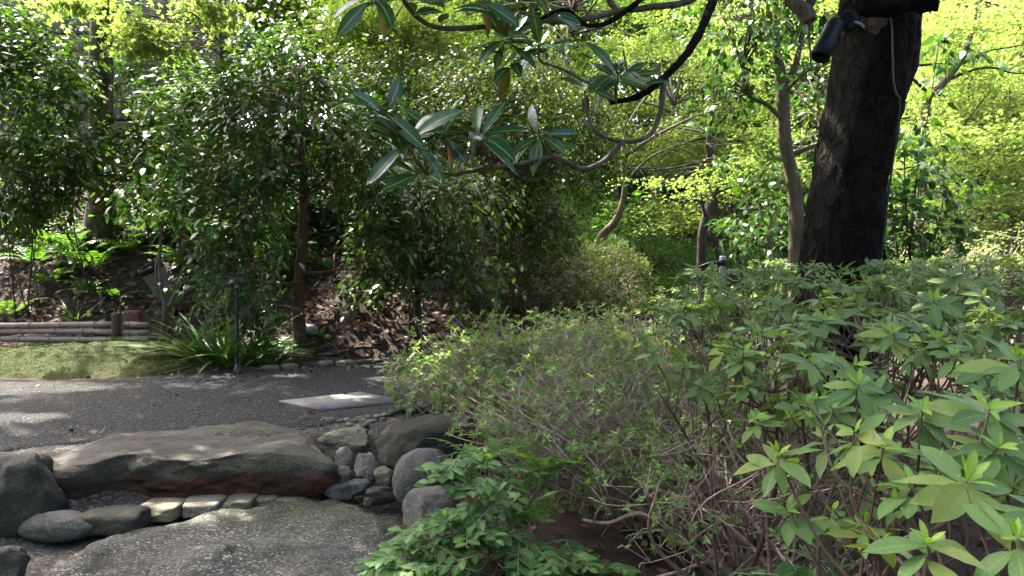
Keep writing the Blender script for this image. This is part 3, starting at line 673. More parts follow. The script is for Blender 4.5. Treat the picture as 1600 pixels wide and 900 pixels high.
M_FERN = mat_leaf('leaf_fern', [(.05, .13, .022), (.075, .17, .028), (.11, .21, .034)], rough=.45, trans=.42, spec=0.18, objrand=True)
M_IRIS = mat_leaf('leaf_blade', [(.03, .09, .02), (.05, .125, .025), (.085, .17, .035)], rough=.35, trans=.3, spec=0.3, objrand=True)
M_COVER = mat_leaf('leaf_cover', [(.05, .14, .03), (.08, .19, .036), (.11, .23, .04), (.16, .28, .045)], rough=.5, trans=.45, spec=0.12)
M_TEAL = mat_leaf('leaf_blue_green', [(.015, .055, .028), (.028, .08, .04), (.045, .11, .048)], rough=.45, trans=.28, spec=0.15)
M_DEAD = mat_leaf('leaf_dead', [(.028, .017, .010), (.055, .034, .02), (.10, .062, .038), (.17, .12, .08), (.075, .03, .016)], rough=.75, trans=.12, spec=0.12, tint=(1.2, 1, .7))
M_BARK_BIG = mat_bark('bark_big', (.0035, .0023, .0015), (.0125, .0075, .0045), 18, bump=1.0, stretch=.5, cracks=11, patch=(.034, .029, .022))
M_BARK_RED = mat_bark('bark_red', (.05, .024, .016), (.12, .06, .042), 16, bump=.6)
M_BARK_PALE = mat_bark('bark_pale', (.06, .045, .032), (.15, .118, .085), 14, bump=.7, moss=(.06, .06, .03))
M_BARK_GREY = mat_bark('bark_grey', (.045, .036, .026), (.15, .125, .095), 12, bump=.9, moss=(.03, .027, .014), lichen=(.2, .19, .15))
M_BARK_DARK = mat_bark('bark_dark', (.02, .016, .013), (.065, .052, .042), 14)
M_BARK_TWIG = mat_bark('bark_twig', (.16, .115, .09), (.4, .31, .255), 30, bump=.3)
M_BARK_STEM = mat_bark('bark_stem', (.05, .033, .024), (.14, .10, .075), 30, bump=.3)
M_BARK_MAG = mat_bark('bark_magnolia', (.035, .028, .022), (.13, .105, .085), 22, bump=.6)
# ------------------------------------------------------------------ sunny gaps (where the sun comes through the trees)
for (x, y, z, rx, ry) in [(60, 562, .15, .3, .22), (160, 560, .15, .22, .2), (15, 606, 0, .95, .4), (115, 606, 0, .5, .28), (25, 655, 0, .45, .22), (600, 570, 0, .5, .32), (640, 592, 0, .5, .3), (555, 625, 0, .24, .2), (460, 588, 0, .3, .15),
                          (305, 808, -.27, .38, .24), (112, 715, 0, .2, .2), (100, 495, .3, 1.2, .5), (220, 470, .5, .5, .6), (330, 590, 0, .3, .1), (300, 690, 0, .14, .05), (600, 655, 0, .2, .06), (430, 800, -.27, .12, .06)]:
    p = gnd(x, y, z); GAPS.append((p[0], p[1], z, rx, ry))
for (px, py, d, rx, ry) in [(1490, 430, 3.2, .28, .2), (1440, 480, 2.7, .18, .14), (1350, 525, 2.3, .12, .1), (1560, 460, 2.9, .15, .15), (1080, 500, 2.9, .12, .12), (700, 545, 5.2, .3, .25), (660, 520, 5.4, .3, .2), (1080, 400, 7, .4, .4), (210, 190, 12.3, .6, .5), (70, 260, 11.5, .5, .4), (330, 250, 10.5, .6, .5), (120, 370, 12.6, .9, .5), (520, 330, 10.5, .7, .4), (228, 50, 12, 1.0, 1.0), (1050, 360, 15.5, 2.2, 2.0), (1500, 390, 9.5, 1.5, 1.2), (290, 75, 17.4, .5, .5)]:
    p = at(px, py, d); GAPS.append((p[0], p[1], p[2], rx, ry))

def hit_land(px, py):
    s_ = np.arange(6, 20, .04)[:, None]; q = CAM + ray(px, py) * s_; k = np.nonzero(H(q[:, 0], q[:, 1]) > q[:, 2])[0]
    return q[k[0]] if len(k) else q[175]
for (px, py, rx, ry) in [(120, 492, .8, .25), (230, 498, .5, .2), (60, 440, .25, .25), (150, 405, .5, .35), (110, 372, .5, .3), (205, 352, .4, .3), (330, 372, .4, .3), (520, 470, .35, .2), (620, 480, .4, .15), (560, 505, .3, .12), (420, 540, .2, .12), (235, 440, .5, .45), (20, 370, .4, .3)]:
    p = hit_land(px, py); GAPS.append((p[0], p[1], p[2] + .15, rx, ry))
def R_(s): return np.random.default_rng(s)
def onland(p): return np.array([p[0], p[1], float(H(p[0], p[1])[0]) - .03])
def foot(px, d):
    x = (px - 800) / FPX * d; return np.array([x, d, float(H(x, d)[0]) - .04])

# block retaining wall at the head of the bank
t = NT('wall_block'); n = t.noise(14, 6, .7, t.world()); n2 = t.noise(1.5, 4, .6, t.world()); oi = t.new('ObjectInfo')
c = t.ramp(n, [(.3, (.085, .068, .054)), (.7, (.165, .136, .112))]); c = t.mix(t.math('MULTIPLY', oi.outputs['Random'], .5), c, (.075, .058, .046)); c = t.mix(t.ramp(n2, [(.5, (0, 0, 0)), (.68, (.8, .8, .8))]), c, (.06, .065, .04))
t.col(c); t.bump(n, .7, .02); M_BLOCK = t.done(.9, .2)
wy = 17.6; wz = 4.9; wall = tag(empty('block_wall', (-9.5, wy, wz)), 'grey stone block retaining wall at the top of the bank', 'wall')
obj('backing', mesh('backing', *box(-9, 2.95, .12, .5, -1.5, 3.1), mat_plain('wall_joint', (.045, .04, .035), .95), smooth=False), wall)
def block_mesh(wd, hh, seed):
    V, T = ico(3); p = 14.0; q = (np.abs(V) ** p).sum(1) ** (-1 / p); V = V * q[:, None]; V = V * (1 + .015 * fbm(V * 3 + seed, 3, seed)[:, None]); return mesh('block', V * np.array([wd, .34, hh]) * .5, T, M_BLOCK)
bl = [block_mesh(.88, .36, i) for i in range(4)]
for rrow in range(9):
    for k in range(13):
        o = obj('block', bl[(rrow * 3 + k) % 4], wall); o.location = (-8.6 + k * .9 + (.45 if rrow % 2 else 0), .02 + .012 * math.sin(k * 7 + rrow), -1.3 + rrow * .385 + .18)

# fallen leaves on the bank
r = R_(4); n = 42000
x = r.uniform(-9, 5, n); y = r.uniform(8.6, 19, n); d = polyline_sd(x, y, BASE); k = (d > .12) & (r.uniform(0, 1, n) < np.clip(.25 + d * .9, 0, 1) * np.clip(1.25 - d * .1, .25, 1)); x, y = x[k], y[k]
n2 = 2200; x2 = r.uniform(-.3, 3.4, n2); y2 = r.uniform(1.6, 6.8, n2)
n3 = 620; x3 = r.uniform(-5.5, -.4, n3); y3 = np.where(r.uniform(0, 1, n3) < .6, r.uniform(7.6, 10.4, n3), r.uniform(4.6, 8.6, n3))
x = np.concatenate([x, x2, x3]); y = np.concatenate([y, y2, y3]); N = len(x)
P = np.stack([x, y, np.maximum(H(x, y), np.where((polyline_sd(x, y, NEAR) > 0) & (polyline_sd(x, y, FAR) < 0), .012, -9)) + .012 + .035 * r.uniform(0, 1, N) ** 2], 1)
V, T, M = scatter(tpl_low(.24, -.15), P, np.column_stack([r.normal(size=(N, 2)), .25 * r.normal(size=N)]), np.array([0, -.5, 1.]) + .45 * r.normal(size=(N, 3)), r.uniform(.05, .15, N) * np.where(y > 8.6, 1, .5))
tag(obj('fallen_leaves', mesh('fallen_leaves', V, T, M_DEAD, np.repeat(r.uniform(0, 1, N), 6), M, smooth=False)), 'brown fallen leaves covering the earth bank', 'leaf litter', kind='stuff')

# ground cover and distant wood
def cover(name, label, xr, yr, n, mat, size, hmax, seed, cond, per=6, cat='ground cover', lean=.4, tpl=None):
    r = R_(seed); x = r.uniform(*xr, n); y = r.uniform(*yr, n); k = cond(x, y); x, y = x[k], y[k]; N = len(x); z = H(x, y)
    hh = hmax * r.uniform(.25, 1, N) * (1 + .5 * vnoise(np.stack([x * .8, y * .8, 0 * x], 1), seed))
    P = np.repeat(np.stack([x, y, z], 1), per, 0); u = np.tile(np.linspace(.3, 1, per), N); P[:, 2] += u * np.repeat(hh, per); P[:, :2] += r.normal(size=(N * per, 2)) * .06
    D = np.column_stack([r.normal(size=(N * per, 2)), r.uniform(-.2, lean, N * per)]); U = np.array([0, -.2, 1.]) + .4 * r.normal(size=(N * per, 3))
    tp = tpl or tpl_far(.24); V, T, M = scatter(tp, P, D, U, size * r.uniform(.6, 1.3, N * per))
    rn = np.repeat(np.clip(np.repeat(r.uniform(0, 1, N), per) * .6 + .4 * r.uniform(0, 1, N * per), 0, 1), len(tp[0]))
    return tag(obj(name, mesh(name, V, T, mat, rn, M, smooth=False)), label, cat, kind='stuff')
cover('undergrowth', 'sunny green undergrowth on the slope beyond the path', (1.2, 13), (14.5, 24), 9000, M_COVER, .085, .45, 3, lambda x, y: (polyline_sd(x, y, BASE) > .3))
cover('bank_plants', 'low leafy plants growing over the upper bank', (-11, 2.2), (10.8, 19), 7500, M_LG, .085, .4, 5, lambda x, y: (polyline_sd(x, y, BASE) > 1.9) & (vnoise(np.stack([x * .7, y * .7, 0 * x + 3], 1), 8) > -.35))

# short tufts that make the moss furry
r = R_(44); q = MOSS_PTS[r.integers(0, len(MOSS_PTS), 26000)] + np.column_stack([r.uniform(-.03, .03, (26000, 2)), np.full(26000, -.004)])
V, T, M = scatter(tpl_far(.3), q, np.column_stack([r.normal(size=(26000, 2)) * .7, np.ones(26000)]), r.normal(size=(26000, 3)), r.uniform(.008, .02, 26000))
tag(obj('tufts', mesh('tufts', V, T, mat_leaf('moss_tuft', [(.012, .022, .005), (.03, .042, .007), (.05, .062, .01), (.07, .072, .013)], rough=.8, trans=.3, spec=.05), np.repeat(np.clip(.5 + .5 * fbm(q * 4, 2, 3) + .2 * r.normal(size=26000), 0, 1), 4), M, smooth=False), mo), kind='stuff')
# far wood closing the view: crowns of a hillside wood that reads as one mass
def wood(name, label, boxes, n, mat, size, seed, tp=None):
    r = R_(seed); PP = []
    for (x0, x1, y0, y1, z0, z1, wt) in boxes:
        m = int(n * wt); q = np.column_stack([r.uniform(x0, x1, m), r.uniform(y0, y1, m), r.uniform(z0, z1, m)]); f = fbm(q * .32, 3, seed); q = q[f > -.42 + .12 * r.normal(size=m)]; PP.append(q)
    P = np.concatenate(PP); N = len(P); D = rand_dirs(N, r); D[:, 2] -= .4; U = np.array([0, 0, 1.]) + .7 * r.normal(size=(N, 3))
    tp = tp or tpl_far(.3); V, T, M = scatter(tp, P, D, U, size * r.uniform(.5, 1.4, N))
    big = np.clip(.5 + .8 * fbm(P * .25, 2, seed + 3), 0, 1); rn = np.repeat(np.clip(.6 * big + .4 * r.uniform(0, 1, N), 0, 1), len(tp[0]))
    return tag(obj(name, mesh(name, V, T, mat, rn, M, smooth=False)), label, 'wood', kind='stuff')
wood('woodland', 'sunlit green wood closing the view beyond the garden', [(-6, 26, 27, 36, 1, 15, .75), (-22, 0, 22, 30, 6, 15, .25)], 95000, M_LO2, .46, 31)
wood('woodland', 'pale sunlit wood far beyond the right hand maples', [(9, 30, 25, 31, 2, 14, 1.0)], 26000, M_MAPLE, .4, 33)
wood('woodland', 'dark evergreen wood low behind the sunny maples', [(2, 26, 29, 34, 0, 6.5, 1.0)], 22000, M_TEAL, .42, 37)

wood('woodland', 'unseen evergreen wood added round the viewer to block low sky light', [(-22, 22, -13, -8, -.3, 8.5, .5), (-22, -15, -8, 12, -.3, 9, .25), (14, 20, -8, 12, -.3, 8, .25)], 26000, M_LD, .6, 41)  # out-of-view trees added to cut flat fill from the open sky
# ------------------------------------------------------------------ maples
def maple(label, px, d, lobes, seed, mat=M_MAPLE, r0=.12, lean=(0, 0), dens=64, top=None, bark=None, size=.055, limbs=(), face=(-.15, .5, 0)):
    f = foot(px, d); cz = np.mean([c for c, R in lobes], 0); tp = top if top is not None else cz - np.array([0, 0, .2])
    tr = [f, f + (tp - f) * .35 + np.array([lean[0], lean[1], 0]), f + (tp - f) * .7 + np.array([lean[0] * .6, lean[1], 0]), tp]
    return make_tree('maple_tree', label, tr, [r0, r0 * .8, r0 * .6, r0 * .35], lobes, bark or M_BARK_PALE, mat, R_(seed), limbs=limbs, auto=22, cat='tree', group='maples in the sun',
                     crown_kw=dict(dens=dens, per=15, size=size, spread=.24, tpl=tpl_maple() if d < 14.5 else tpl_maple3(), flat=.9, droop=.08, hollow=.1, twig_r=.0035, face=face))
def layers(px, py, d, rx, ry, n, seed, rz=1.6, flat=.22):
    """flat spreading maple sprays inside a region of the view"""
    r = R_(seed); out = []
    for i in range(n):
        dd = d + r.uniform(-rz, rz); out.append((at(px + r.uniform(-rx, rx), py + r.uniform(-ry, ry), dd), np.array([r.uniform(1.0, 2.2), r.uniform(.8, 1.6), r.uniform(.05, .13)])))
    return out
maple('bright maple with a dark trunk above the sunny slope', 1175, 16.5, layers(1110, 190, 16.5, 95, 150, 16, 3), 101, r0=.17, lean=(-.35, 0), bark=M_BARK_DARK)
maple('pale green maple spreading right behind the large dark trunk', 1400, 15, layers(1520, 150, 15, 110, 150, 18, 4), 102, r0=.16, lean=(.5, 0))
maple('tall maple filling the top right corner', 1580, 18, layers(1530, 60, 18, 130, 110, 14, 5, rz=2.5), 103, r0=.18)
maple('maple between the thin curved tree and the brown forked tree', 1010, 21, layers(1040, 110, 21, 130, 150, 16, 6, rz=2.5), 104, r0=.2)
maple('yellow green maple low beside the small dark forked tree', 1590, 13, layers(1575, 320, 13, 60, 60, 7, 7, rz=1.0), 105, r0=.07)
maple('far maple behind the brown forked tree', 1200, 24, layers(1250, 160, 24, 170, 190, 22, 8, rz=3), 106, r0=.22)
maple('maple at the upper edge above the dark glossy shrubs', 560, 19, layers(660, 40, 19, 110, 80, 14, 9, rz=2), 107, mat=M_MAPLE2, r0=.16)
maple('tall green maple high above the curving bare trunk', 860, 18.5, layers(860, 20, 18.5, 150, 80, 14, 15, rz=2), 112, mat=M_MAPLE2, r0=.15)
maple('maple high behind the reddish trunk', 420, 16.5, layers(590, 10, 16.5, 70, 60, 11, 16, rz=1.6), 113, mat=M_LO2, r0=.12)
maple('distant maple filling the gap behind the curving bare trunk', 960, 24, layers(950, 190, 24, 120, 120, 20, 17, rz=2), 114, mat=M_MAPLE2, r0=.15)
maple('low sunny maple on the slope behind the stump', 1160, 19, layers(1150, 290, 18, 90, 70, 11, 11, rz=1.5), 109, r0=.09)
maple('far right maple behind the pale leaning trunk', 1500, 23, layers(1500, 230, 23, 130, 130, 20, 12, rz=3), 110, r0=.2)
maple('maple branch hanging in the sun beside the lichened trunk', 350, 14.2, [ell(232, 40, 12, 48, 34, .5), ell(215, 75, 12, 30, 16, .35), ell(258, 70, 12, 28, 20, .4), ell(120, 12, 12.6, 40, 20, .5), ell(330, 10, 12.5, 60, 22, .6), ell(330, -60, 12.5, 60, 20, .6)], 108, r0=.08, dens=150, size=.08, top=at(345, -60, 13.6), face=(-.35, 1.1, -.3))
# ------------------------------------------------------------------ trees of the bank
f = foot(160, 13.2)
make_tree('evergreen_tree', 'tall evergreen with a lichened grey brown trunk at upper left', [f, at(159, 240, 13.2), at(158, 100, 13.2), at(161, 0, 13.2), at(165, -130, 13), at(170, -230, 12.6)], [.22, .2, .19, .185, .15, .1],
          [(np.array(c), np.array(R)) for c, R in (((-6.2, 11.2, 7.6), (2.4, 1.9, 1.0)), ((-3.6, 10.6, 7.3), (2.2, 1.9, .9)), ((-5.0, 13.0, 8.3), (2.4, 1.6, 1.0)), ((-2.0, 12.6, 7.8), (1.8, 1.6, .9)), ((-8, 10, 7.6), (1.8, 1.8, .9)))],
          M_BARK_GREY, M_LG, R_(201), auto=16, crown_kw=dict(dens=75, per=14, size=.13, spread=.26, flat=.5), trunk_kw=dict(rough=.09, n=80, sides=36, freq=5))
f = foot(470, 9.35)
make_tree('evergreen_tree', 'young evergreen with a straight reddish trunk in the middle of the bank', [f, at(466, 470, 9.35), at(472, 380, 9.35), at(474, 290, 9.3), at(468, 200, 9.3), at(470, 130, 9.3)], [.072, .062, .055, .045, .03, .014],
          [ell(290, 250, 9.0, 75, 28, .7), ell(370, 200, 9.2, 80, 26, .8), ell(480, 190, 9.1, 85, 28, .8), ell(420, 265, 8.9, 95, 26, .7), ell(560, 235, 9.2, 75, 26, .7), ell(540, 300, 9.1, 75, 26, .6), ell(330, 320, 8.9, 85, 28, .7), ell(410, 345, 9.1, 60, 24, .6), ell(400, 150, 9.5, 90, 26, .7), ell(480, 125, 9.6, 60, 24, .6), ell(575, 355, 9.3, 60, 22, .5), ell(360, 375, 9.0, 45, 24, .5), ell(540, 395, 9.5, 40, 18, .4), ell(250, 300, 9.2, 45, 24, .5)],
          M_BARK_RED, M_LD, R_(202), auto=34, crown_kw=dict(gaps=-.3, dens=150, per=13, size=.115, spread=.2, flat=.72, droop=.35), trunk_kw=dict(rough=.07, flare=.4),
          limbs=[([at(472, 425, 9.35), at(510, 425, 9.2), at(560, 410, 9.1)], .02, .008), ([at(470, 300, 9.3), at(430, 280, 9.1), at(360, 300, 8.9)], .022, .008), ([at(474, 310, 9.3), at(520, 280, 9.1), at(570, 260, 9)], .022, .008), ([at(470, 440, 9.3), at(430, 445, 9.1), at(400, 440, 9)], .016, .006)])
f = foot(654, 9.9)
make_tree('evergreen_tree', 'low drooping evergreen with thin dark stems left of the rounded azaleas', [f, at(653, 440, 9.9), at(662, 370, 9.9), at(655, 290, 10)], [.045, .04, .03, .015],
          [ell(600, 320, 9.9, 80, 30, .7), ell(660, 355, 9.8, 70, 26, .6), ell(700, 310, 10, 80, 36, .8), ell(735, 365, 10, 55, 28, .6), ell(630, 400, 9.5, 75, 28, .6), ell(720, 420, 9.8, 60, 45, .6), ell(570, 430, 9.5, 45, 22, .4), ell(610, 455, 9.5, 50, 20, .4), ell(665, 435, 9.6, 50, 24, .45), ell(560, 465, 9.6, 28, 14, .3), ell(700, 465, 9.7, 45, 20, .4), ell(640, 260, 10.4, 80, 35, .9)],
          M_BARK_DARK, M_LO2, R_(203), auto=26, crown_kw=dict(gaps=-.3, dens=150, per=12, size=.11, spread=.19, flat=.7, droop=.55), limbs=[([foot(640, 9.8), at(641, 470, 9.8), at(650, 420, 9.8)], .018, .01)])
f = foot(735, 12.6)
make_tree('evergreen_tree', 'dense dark evergreen with a pale bare stem above the rounded azaleas', [f, at(733, 330, 12.4), at(738, 265, 12.4), at(745, 190, 12.8)], [.06, .055, .05, .03],
          [ell(800, 210, 13, 90, 75, 1.2), ell(870, 270, 13, 80, 80, 1.2), ell(770, 300, 12.5, 80, 60, 1.0), ell(830, 350, 12.6, 80, 45, .9), ell(850, 120, 13.5, 90, 70, 1.2), ell(740, 130, 13.5, 80, 60, 1.2), ell(930, 200, 13.6, 50, 70, .9), ell(660, 180, 13.6, 80, 70, 1.2), ell(600, 130, 14, 90, 60, 1.2)],
          M_BARK_PALE, M_LO, R_(204), auto=30, crown_kw=dict(gaps=-.35, dens=165, per=16, size=.08, spread=.19, flat=.45, droop=.5, hollow=.2))
f = foot(936, 16)
make_tree('small_tree', 'thin tree with a curving bare trunk behind the azalea mounds', [f, at(935, 378, 16), at(962, 345, 15.9), at(976, 300, 15.8), at(974, 235, 15.8), at(985, 190, 15.8), at(1010, 150, 15.8)], [.09, .085, .075, .06, .05, .04, .02],
          [ell(1000, 110, 15.8, 50, 40, .8), ell(940, 150, 16, 50, 40, .8), ell(1030, 200, 15.5, 35, 30, .6)], M_BARK_PALE, M_LO, R_(205), auto=14, crown_kw=dict(dens=40, per=10, size=.07, spread=.18), cat='tree',
          limbs=[([at(974, 245, 15.8), at(1020, 215, 15.6), at(1080, 185, 15.6), at(1140, 165, 15.5)], .045, .012), ([at(975, 290, 15.8), at(1010, 250, 15.6), at(1060, 225, 15.5)], .03, .008)])
f = foot(1246, 8.8)
make_tree('small_tree', 'brown forked tree with dark leaves just left of the large trunk', [f, at(1244, 330, 8.8), at(1228, 230, 8.8), at(1222, 130, 8.8), at(1214, 80, 8.8), at(1210, -20, 8.9)], [.085, .08, .072, .07, .045, .03],
          [ell(1150, 60, 8.8, 70, 50, .7), ell(1210, 30, 9, 70, 40, .7), ell(1270, 130, 9.2, 40, 50, .6), ell(1120, 150, 8.6, 30, 40, .4), ell(1180, 130, 8.5, 50, 30, .5), ell(1190, 310, 9, 45, 35, .5), ell(1280, 230, 9.3, 30, 50, .5), ell(1160, 0, 8.6, 90, 40, .8), ell(1185, 255, 8.8, 25, 25, .3)],
          M_BARK_PALE, M_LD, R_(206), auto=22, crown_kw=dict(dens=62, per=10, size=.095, spread=.17, flat=.45, droop=.4, tpl=tpl_low(.25)), cat='tree',
          limbs=[([at(1222, 135, 8.8), at(1242, 105, 8.7), at(1252, 60, 8.7), at(1255, 20, 8.7)], .045, .02), ([at(1224, 150, 8.8), at(1250, 120, 8.6), at(1272, 105, 8.5)], .022, .01), ([at(1232, 245, 8.8), at(1260, 232, 8.8), at(1285, 222, 8.9)], .04, .02), ([at(1225, 190, 8.8), at(1200, 165, 8.7), at(1170, 150, 8.6), at(1160, 105, 8.6)], .03, .01)])
f = foot(1095, 14)
root = tag(empty('tree_stump', f), 'leaning broken brown trunk standing in the sunny undergrowth', 'trunk')
V, T, P = limb([f, at(1097, 385, 14), at(1102, 345, 14), at(1112, 312, 14.1), at(1118, 290, 14.1)], .095, .07, 14, 26, .05); obj('trunk', mesh('trunk', V - f, T, M_BARK_DARK), root)
V, T, P = limb([at(1104, 345, 14), at(1098, 320, 13.9), at(1095, 300, 13.9)], .035, .012, 7); obj('branch', mesh('branch', V - f, T, M_BARK_DARK), root)
V, T, P = limb([at(1114, 305, 14.1), at(1135, 295, 14), at(1165, 288, 13.9)], .03, .012, 7); obj('branch', mesh('branch', V - f, T, M_BARK_DARK), root)
me, tw = crown_mesh('crown', [ell(1110, 275, 14, 50, 14, .5), ell(1150, 290, 13.8, 35, 10, .4), ell(1080, 300, 13.9, 25, 10, .3)], M_MAPLE, R_(79), dens=70, per=12, size=.06, spread=.2, tpl=tpl_maple(), flat=.9, droop=.08, off=f, twigmat=M_BARK_DARK, face=(-.15, .5, 0)); tag(obj('crown', me, root), kind='stuff'); tag(obj('twigs', tw, root), kind='stuff')
f = foot(1530, 14)
make_tree('small_tree', 'small dark forked tree at right in front of pale maples', [f, at(1530, 380, 14), at(1533, 320, 14), at(1531, 272, 14), at(1528, 245, 14)], [.075, .07, .06, .055, .03],
          [ell(1560, 215, 14, 40, 16, .5), ell(1500, 210, 14, 35, 14, .5)], M_BARK_DARK, M_MAPLE2, R_(207), auto=4, crown_kw=dict(dens=16, per=10, size=.055, spread=.2, tpl=tpl_maple(), flat=.9, droop=.05),
          limbs=[([at(1531, 275, 14), at(1510, 240, 14), at(1490, 215, 14)], .035, .012), ([at(1531, 280, 14), at(1545, 250, 14), at(1570, 222, 14)], .035, .01), ([at(1530, 262, 14), at(1524, 225, 14), at(1522, 195, 14)], .03, .008), ([at(1532, 290, 14), at(1550, 255, 13.9), at(1556, 225, 13.9)], .025, .008)])
f = foot(1508, 13); root = tag(empty('leaning_trunk', f), 'pale leaning trunk below the small dark forked tree', 'trunk')
V, T, P = limb([f, at(1512, 395, 13), at(1522, 360, 13), at(1532, 325, 13.4)], .085, .05, 12, 20, .02); obj('trunk', mesh('trunk', V - f, T, M_BARK_GREY), root)
# maple limbs crossing the sunny upper right
mroot = tag(empty('maple_tree', foot(1440, 12.5)), 'slanting maple trunk with long bare branches reaching right in the sun', 'tree', 'maples in the sun')
b0 = np.array(mroot.location)
V, T, P = limb([b0, at(1440, 300, 12.5), at(1448, 165, 12.5), at(1475, 130, 12.5), at(1512, 70, 12.5), at(1530, -20, 12.6)], .09, .035, 10, 30, .04); obj('trunk', mesh('trunk', V - b0, T, M_BARK_PALE), mroot)
for L, ra in (([at(1455, 150, 12.5), at(1420, 108, 12.4), at(1500, 95, 12.3), at(1550, 78, 12.2), at(1620, 68, 12.2)], .028), ([at(1480, 125, 12.5), at(1530, 107, 12.4), at(1580, 112, 12.4), at(1640, 122, 12.4)], .026), ([at(1530, 0, 12.5), at(1575, 15, 12.4), at(1590, 40, 12.4), at(1605, 70, 12.4)], .018), ([at(1445, 250, 12.5), at(1480, 215, 12.4), at(1500, 200, 12.3), at(1540, 150, 12.2)], .02), ([at(1443, 290, 12.5), at(1460, 235, 12.4), at(1450, 210, 12.4)], .015)):
    V, T, P = limb(L, ra, .008, 7, 26, .05); obj('branch', mesh('branch', V - b0, T, M_BARK_DARK), mroot)
me, tw = crown_mesh('crown', layers(1520, 130, 12.6, 100, 130, 10, 77, rz=1.0), M_MAPLE, R_(78), dens=46, per=14, size=.06, spread=.24, tpl=tpl_maple(), flat=.9, droop=.08, hollow=.1, off=b0, twigmat=M_BARK_PALE, face=(-.15, .5, 0))
tag(obj('crown', me, mroot), kind='stuff'); tag(obj('twigs', tw, mroot), kind='stuff')

# ------------------------------------------------------------------ shrubs
def shrub(name, label, px, d, lobes, M_leaf, seed, stems=7, cat='shrub', group=None, bark=None, r0=.014, **kw):
    f = foot(px, d); root = tag(empty(name, f), label, cat, group); r = R_(seed); G = Geo(); bark = bark or M_BARK_TWIG
    allc = [c for c, R in lobes]
    for i in range(stems):
        c, R = lobes[i % len(lobes)]; e = c + rand_dirs(1, r)[0] * R * .6; b = f + np.array([r.uniform(-.15, .15), r.uniform(-.15, .15), 0]); b[2] = float(H(b[0], b[1])[0]) - .03
        m = (b + e) / 2 + np.array([r.uniform(-.12, .12), r.uniform(-.12, .12), .08]); V, T, P = limb([b, m, e], r0 * r.uniform(.6, 1.1), .004, 6, 14, .03, i); G.add(V, T)
        for z in range(4):
            i0 = r.integers(5, 13); e2 = P[i0] + rand_dirs(1, r)[0] * R * .5; V, T, _ = limb([P[i0], (P[i0] + e2) / 2 + r.normal(size=3) * .03, e2], r0 * .45, .003, 4, 6); G.add(V, T)
    tag(obj('stems', G.mesh('stems', bark, f), root), kind='stuff')
    me, tw = crown_mesh('foliage', lobes, M_leaf, r, off=f, twigmat=bark, **kw)
    tag(obj('foliage', me, root), kind='stuff'); tag(obj('twigs', tw, root), kind='stuff'); return root
GL = dict(gaps=-.25, bark=M_BARK_DARK, dens=130, per=12, size=.135, spread=.21, flat=.72, droop=.4)
shrub('glossy_shrub', 'glossy evergreen shrub filling the left edge above the ferns', 40, 11.6, [ell(35, 85, 12.6, 75, 55, .8), ell(30, 160, 11.8, 80, 90, 1.0), ell(40, 260, 11.6, 80, 60, .9), ell(85, 230, 11.6, 50, 55, .8), ell(10, 60, 12, 60, 60, .9), ell(80, 110, 12, 50, 45, .8), ell(20, 315, 11.5, 50, 25, .6)], M_LG, 301, 5, **GL)
shrub('glossy_shrub', 'glossy evergreen shrub right of the lichened trunk below the block wall', 240, 12.8, [ell(225, 225, 12.8, 45, 45, .7), ell(265, 170, 13.2, 60, 35, .7), ell(330, 150, 13.6, 55, 35, .8), ell(225, 290, 12.4, 60, 45, .7), ell(405, 125, 13.8, 45, 40, .8), ell(440, 90, 14, 60, 50, .8)], M_LG, 302, 5, **GL)
shrub('glossy_shrub', 'glossy evergreen shrub in front of the lichened trunk foot', 140, 12.2, [ell(130, 300, 12.2, 70, 40, .6), ell(70, 350, 12, 50, 25, .5), ell(185, 300, 12.3, 40, 25, .5)], M_LG, 303, 4, **dict(GL, dens=105))
shrub('glossy_shrub', 'glossy evergreen growing in front of the block wall at the top left', 60, 14.6, [ell(20, 50, 14.6, 60, 60, .7), ell(125, 75, 14.6, 50, 35, .7), ell(215, 118, 14.4, 50, 28, .6), ell(60, 105, 14.2, 70, 40, .7), ell(200, 20, 15, 30, 40, .6), ell(0, 90, 14.4, 50, 50, .6), ell(110, 40, 14.9, 30, 30, .5), ell(290, 135, 14.4, 50, 20, .6)], M_LD, 312, 8, **dict(GL, dens=150))
shrub('dark_shrub', 'blue green clipped bush beside the block wall corner', 355, 16.5, [ell(365, 60, 16.3, 40, 50, .8), ell(345, 20, 16.5, 50, 30, .8)], M_TEAL, 304, 5, dens=70, per=12, size=.08, spread=.16, droop=.3)
shrub('leafy_shrub', 'leafy green shrub hiding the path lamp head', 355, 8.9, [ell(350, 440, 8.9, 60, 55, .45), ell(345, 400, 9.1, 35, 40, .4), ell(410, 460, 8.9, 45, 45, .4), ell(360, 490, 8.75, 50, 35, .35), ell(420, 505, 8.8, 30, 25, .3)], M_LD, 305, 8, dens=110, per=12, size=.09, spread=.14, flat=.5, droop=.5)
shrub('leafy_shrub', 'sunlit shrub behind the reddish trunk on the bank', 560, 12.5, [ell(520, 300, 12.5, 80, 60, .8), ell(440, 330, 12.3, 60, 60, .8), ell(600, 230, 13, 70, 70, .9), ell(360, 260, 12.8, 70, 60, .9), ell(520, 190, 13.2, 90, 60, 1.0), ell(430, 400, 11.5, 60, 35, .5)], M_LG, 306, 9, **dict(GL, dens=125))
shrub('broadleaf_shrub', 'drooping broadleaf shrub just right of the large trunk', 1440, 8.2, [ell(1430, 210, 8.2, 35, 30, .4), ell(1420, 330, 8.4, 45, 50, .5), ell(1460, 285, 8.2, 50, 30, .5), ell(1490, 70, 8, 30, 40, .4), ell(1455, 365, 8.2, 70, 25, .5), ell(1400, 260, 8.4, 25, 40, .4)], M_LD, 307, 8, r0=.02, bark=M_BARK_DARK, dens=85, per=9, size=.11, spread=.16, flat=.45, droop=.4, tpl=tpl_low(.25))
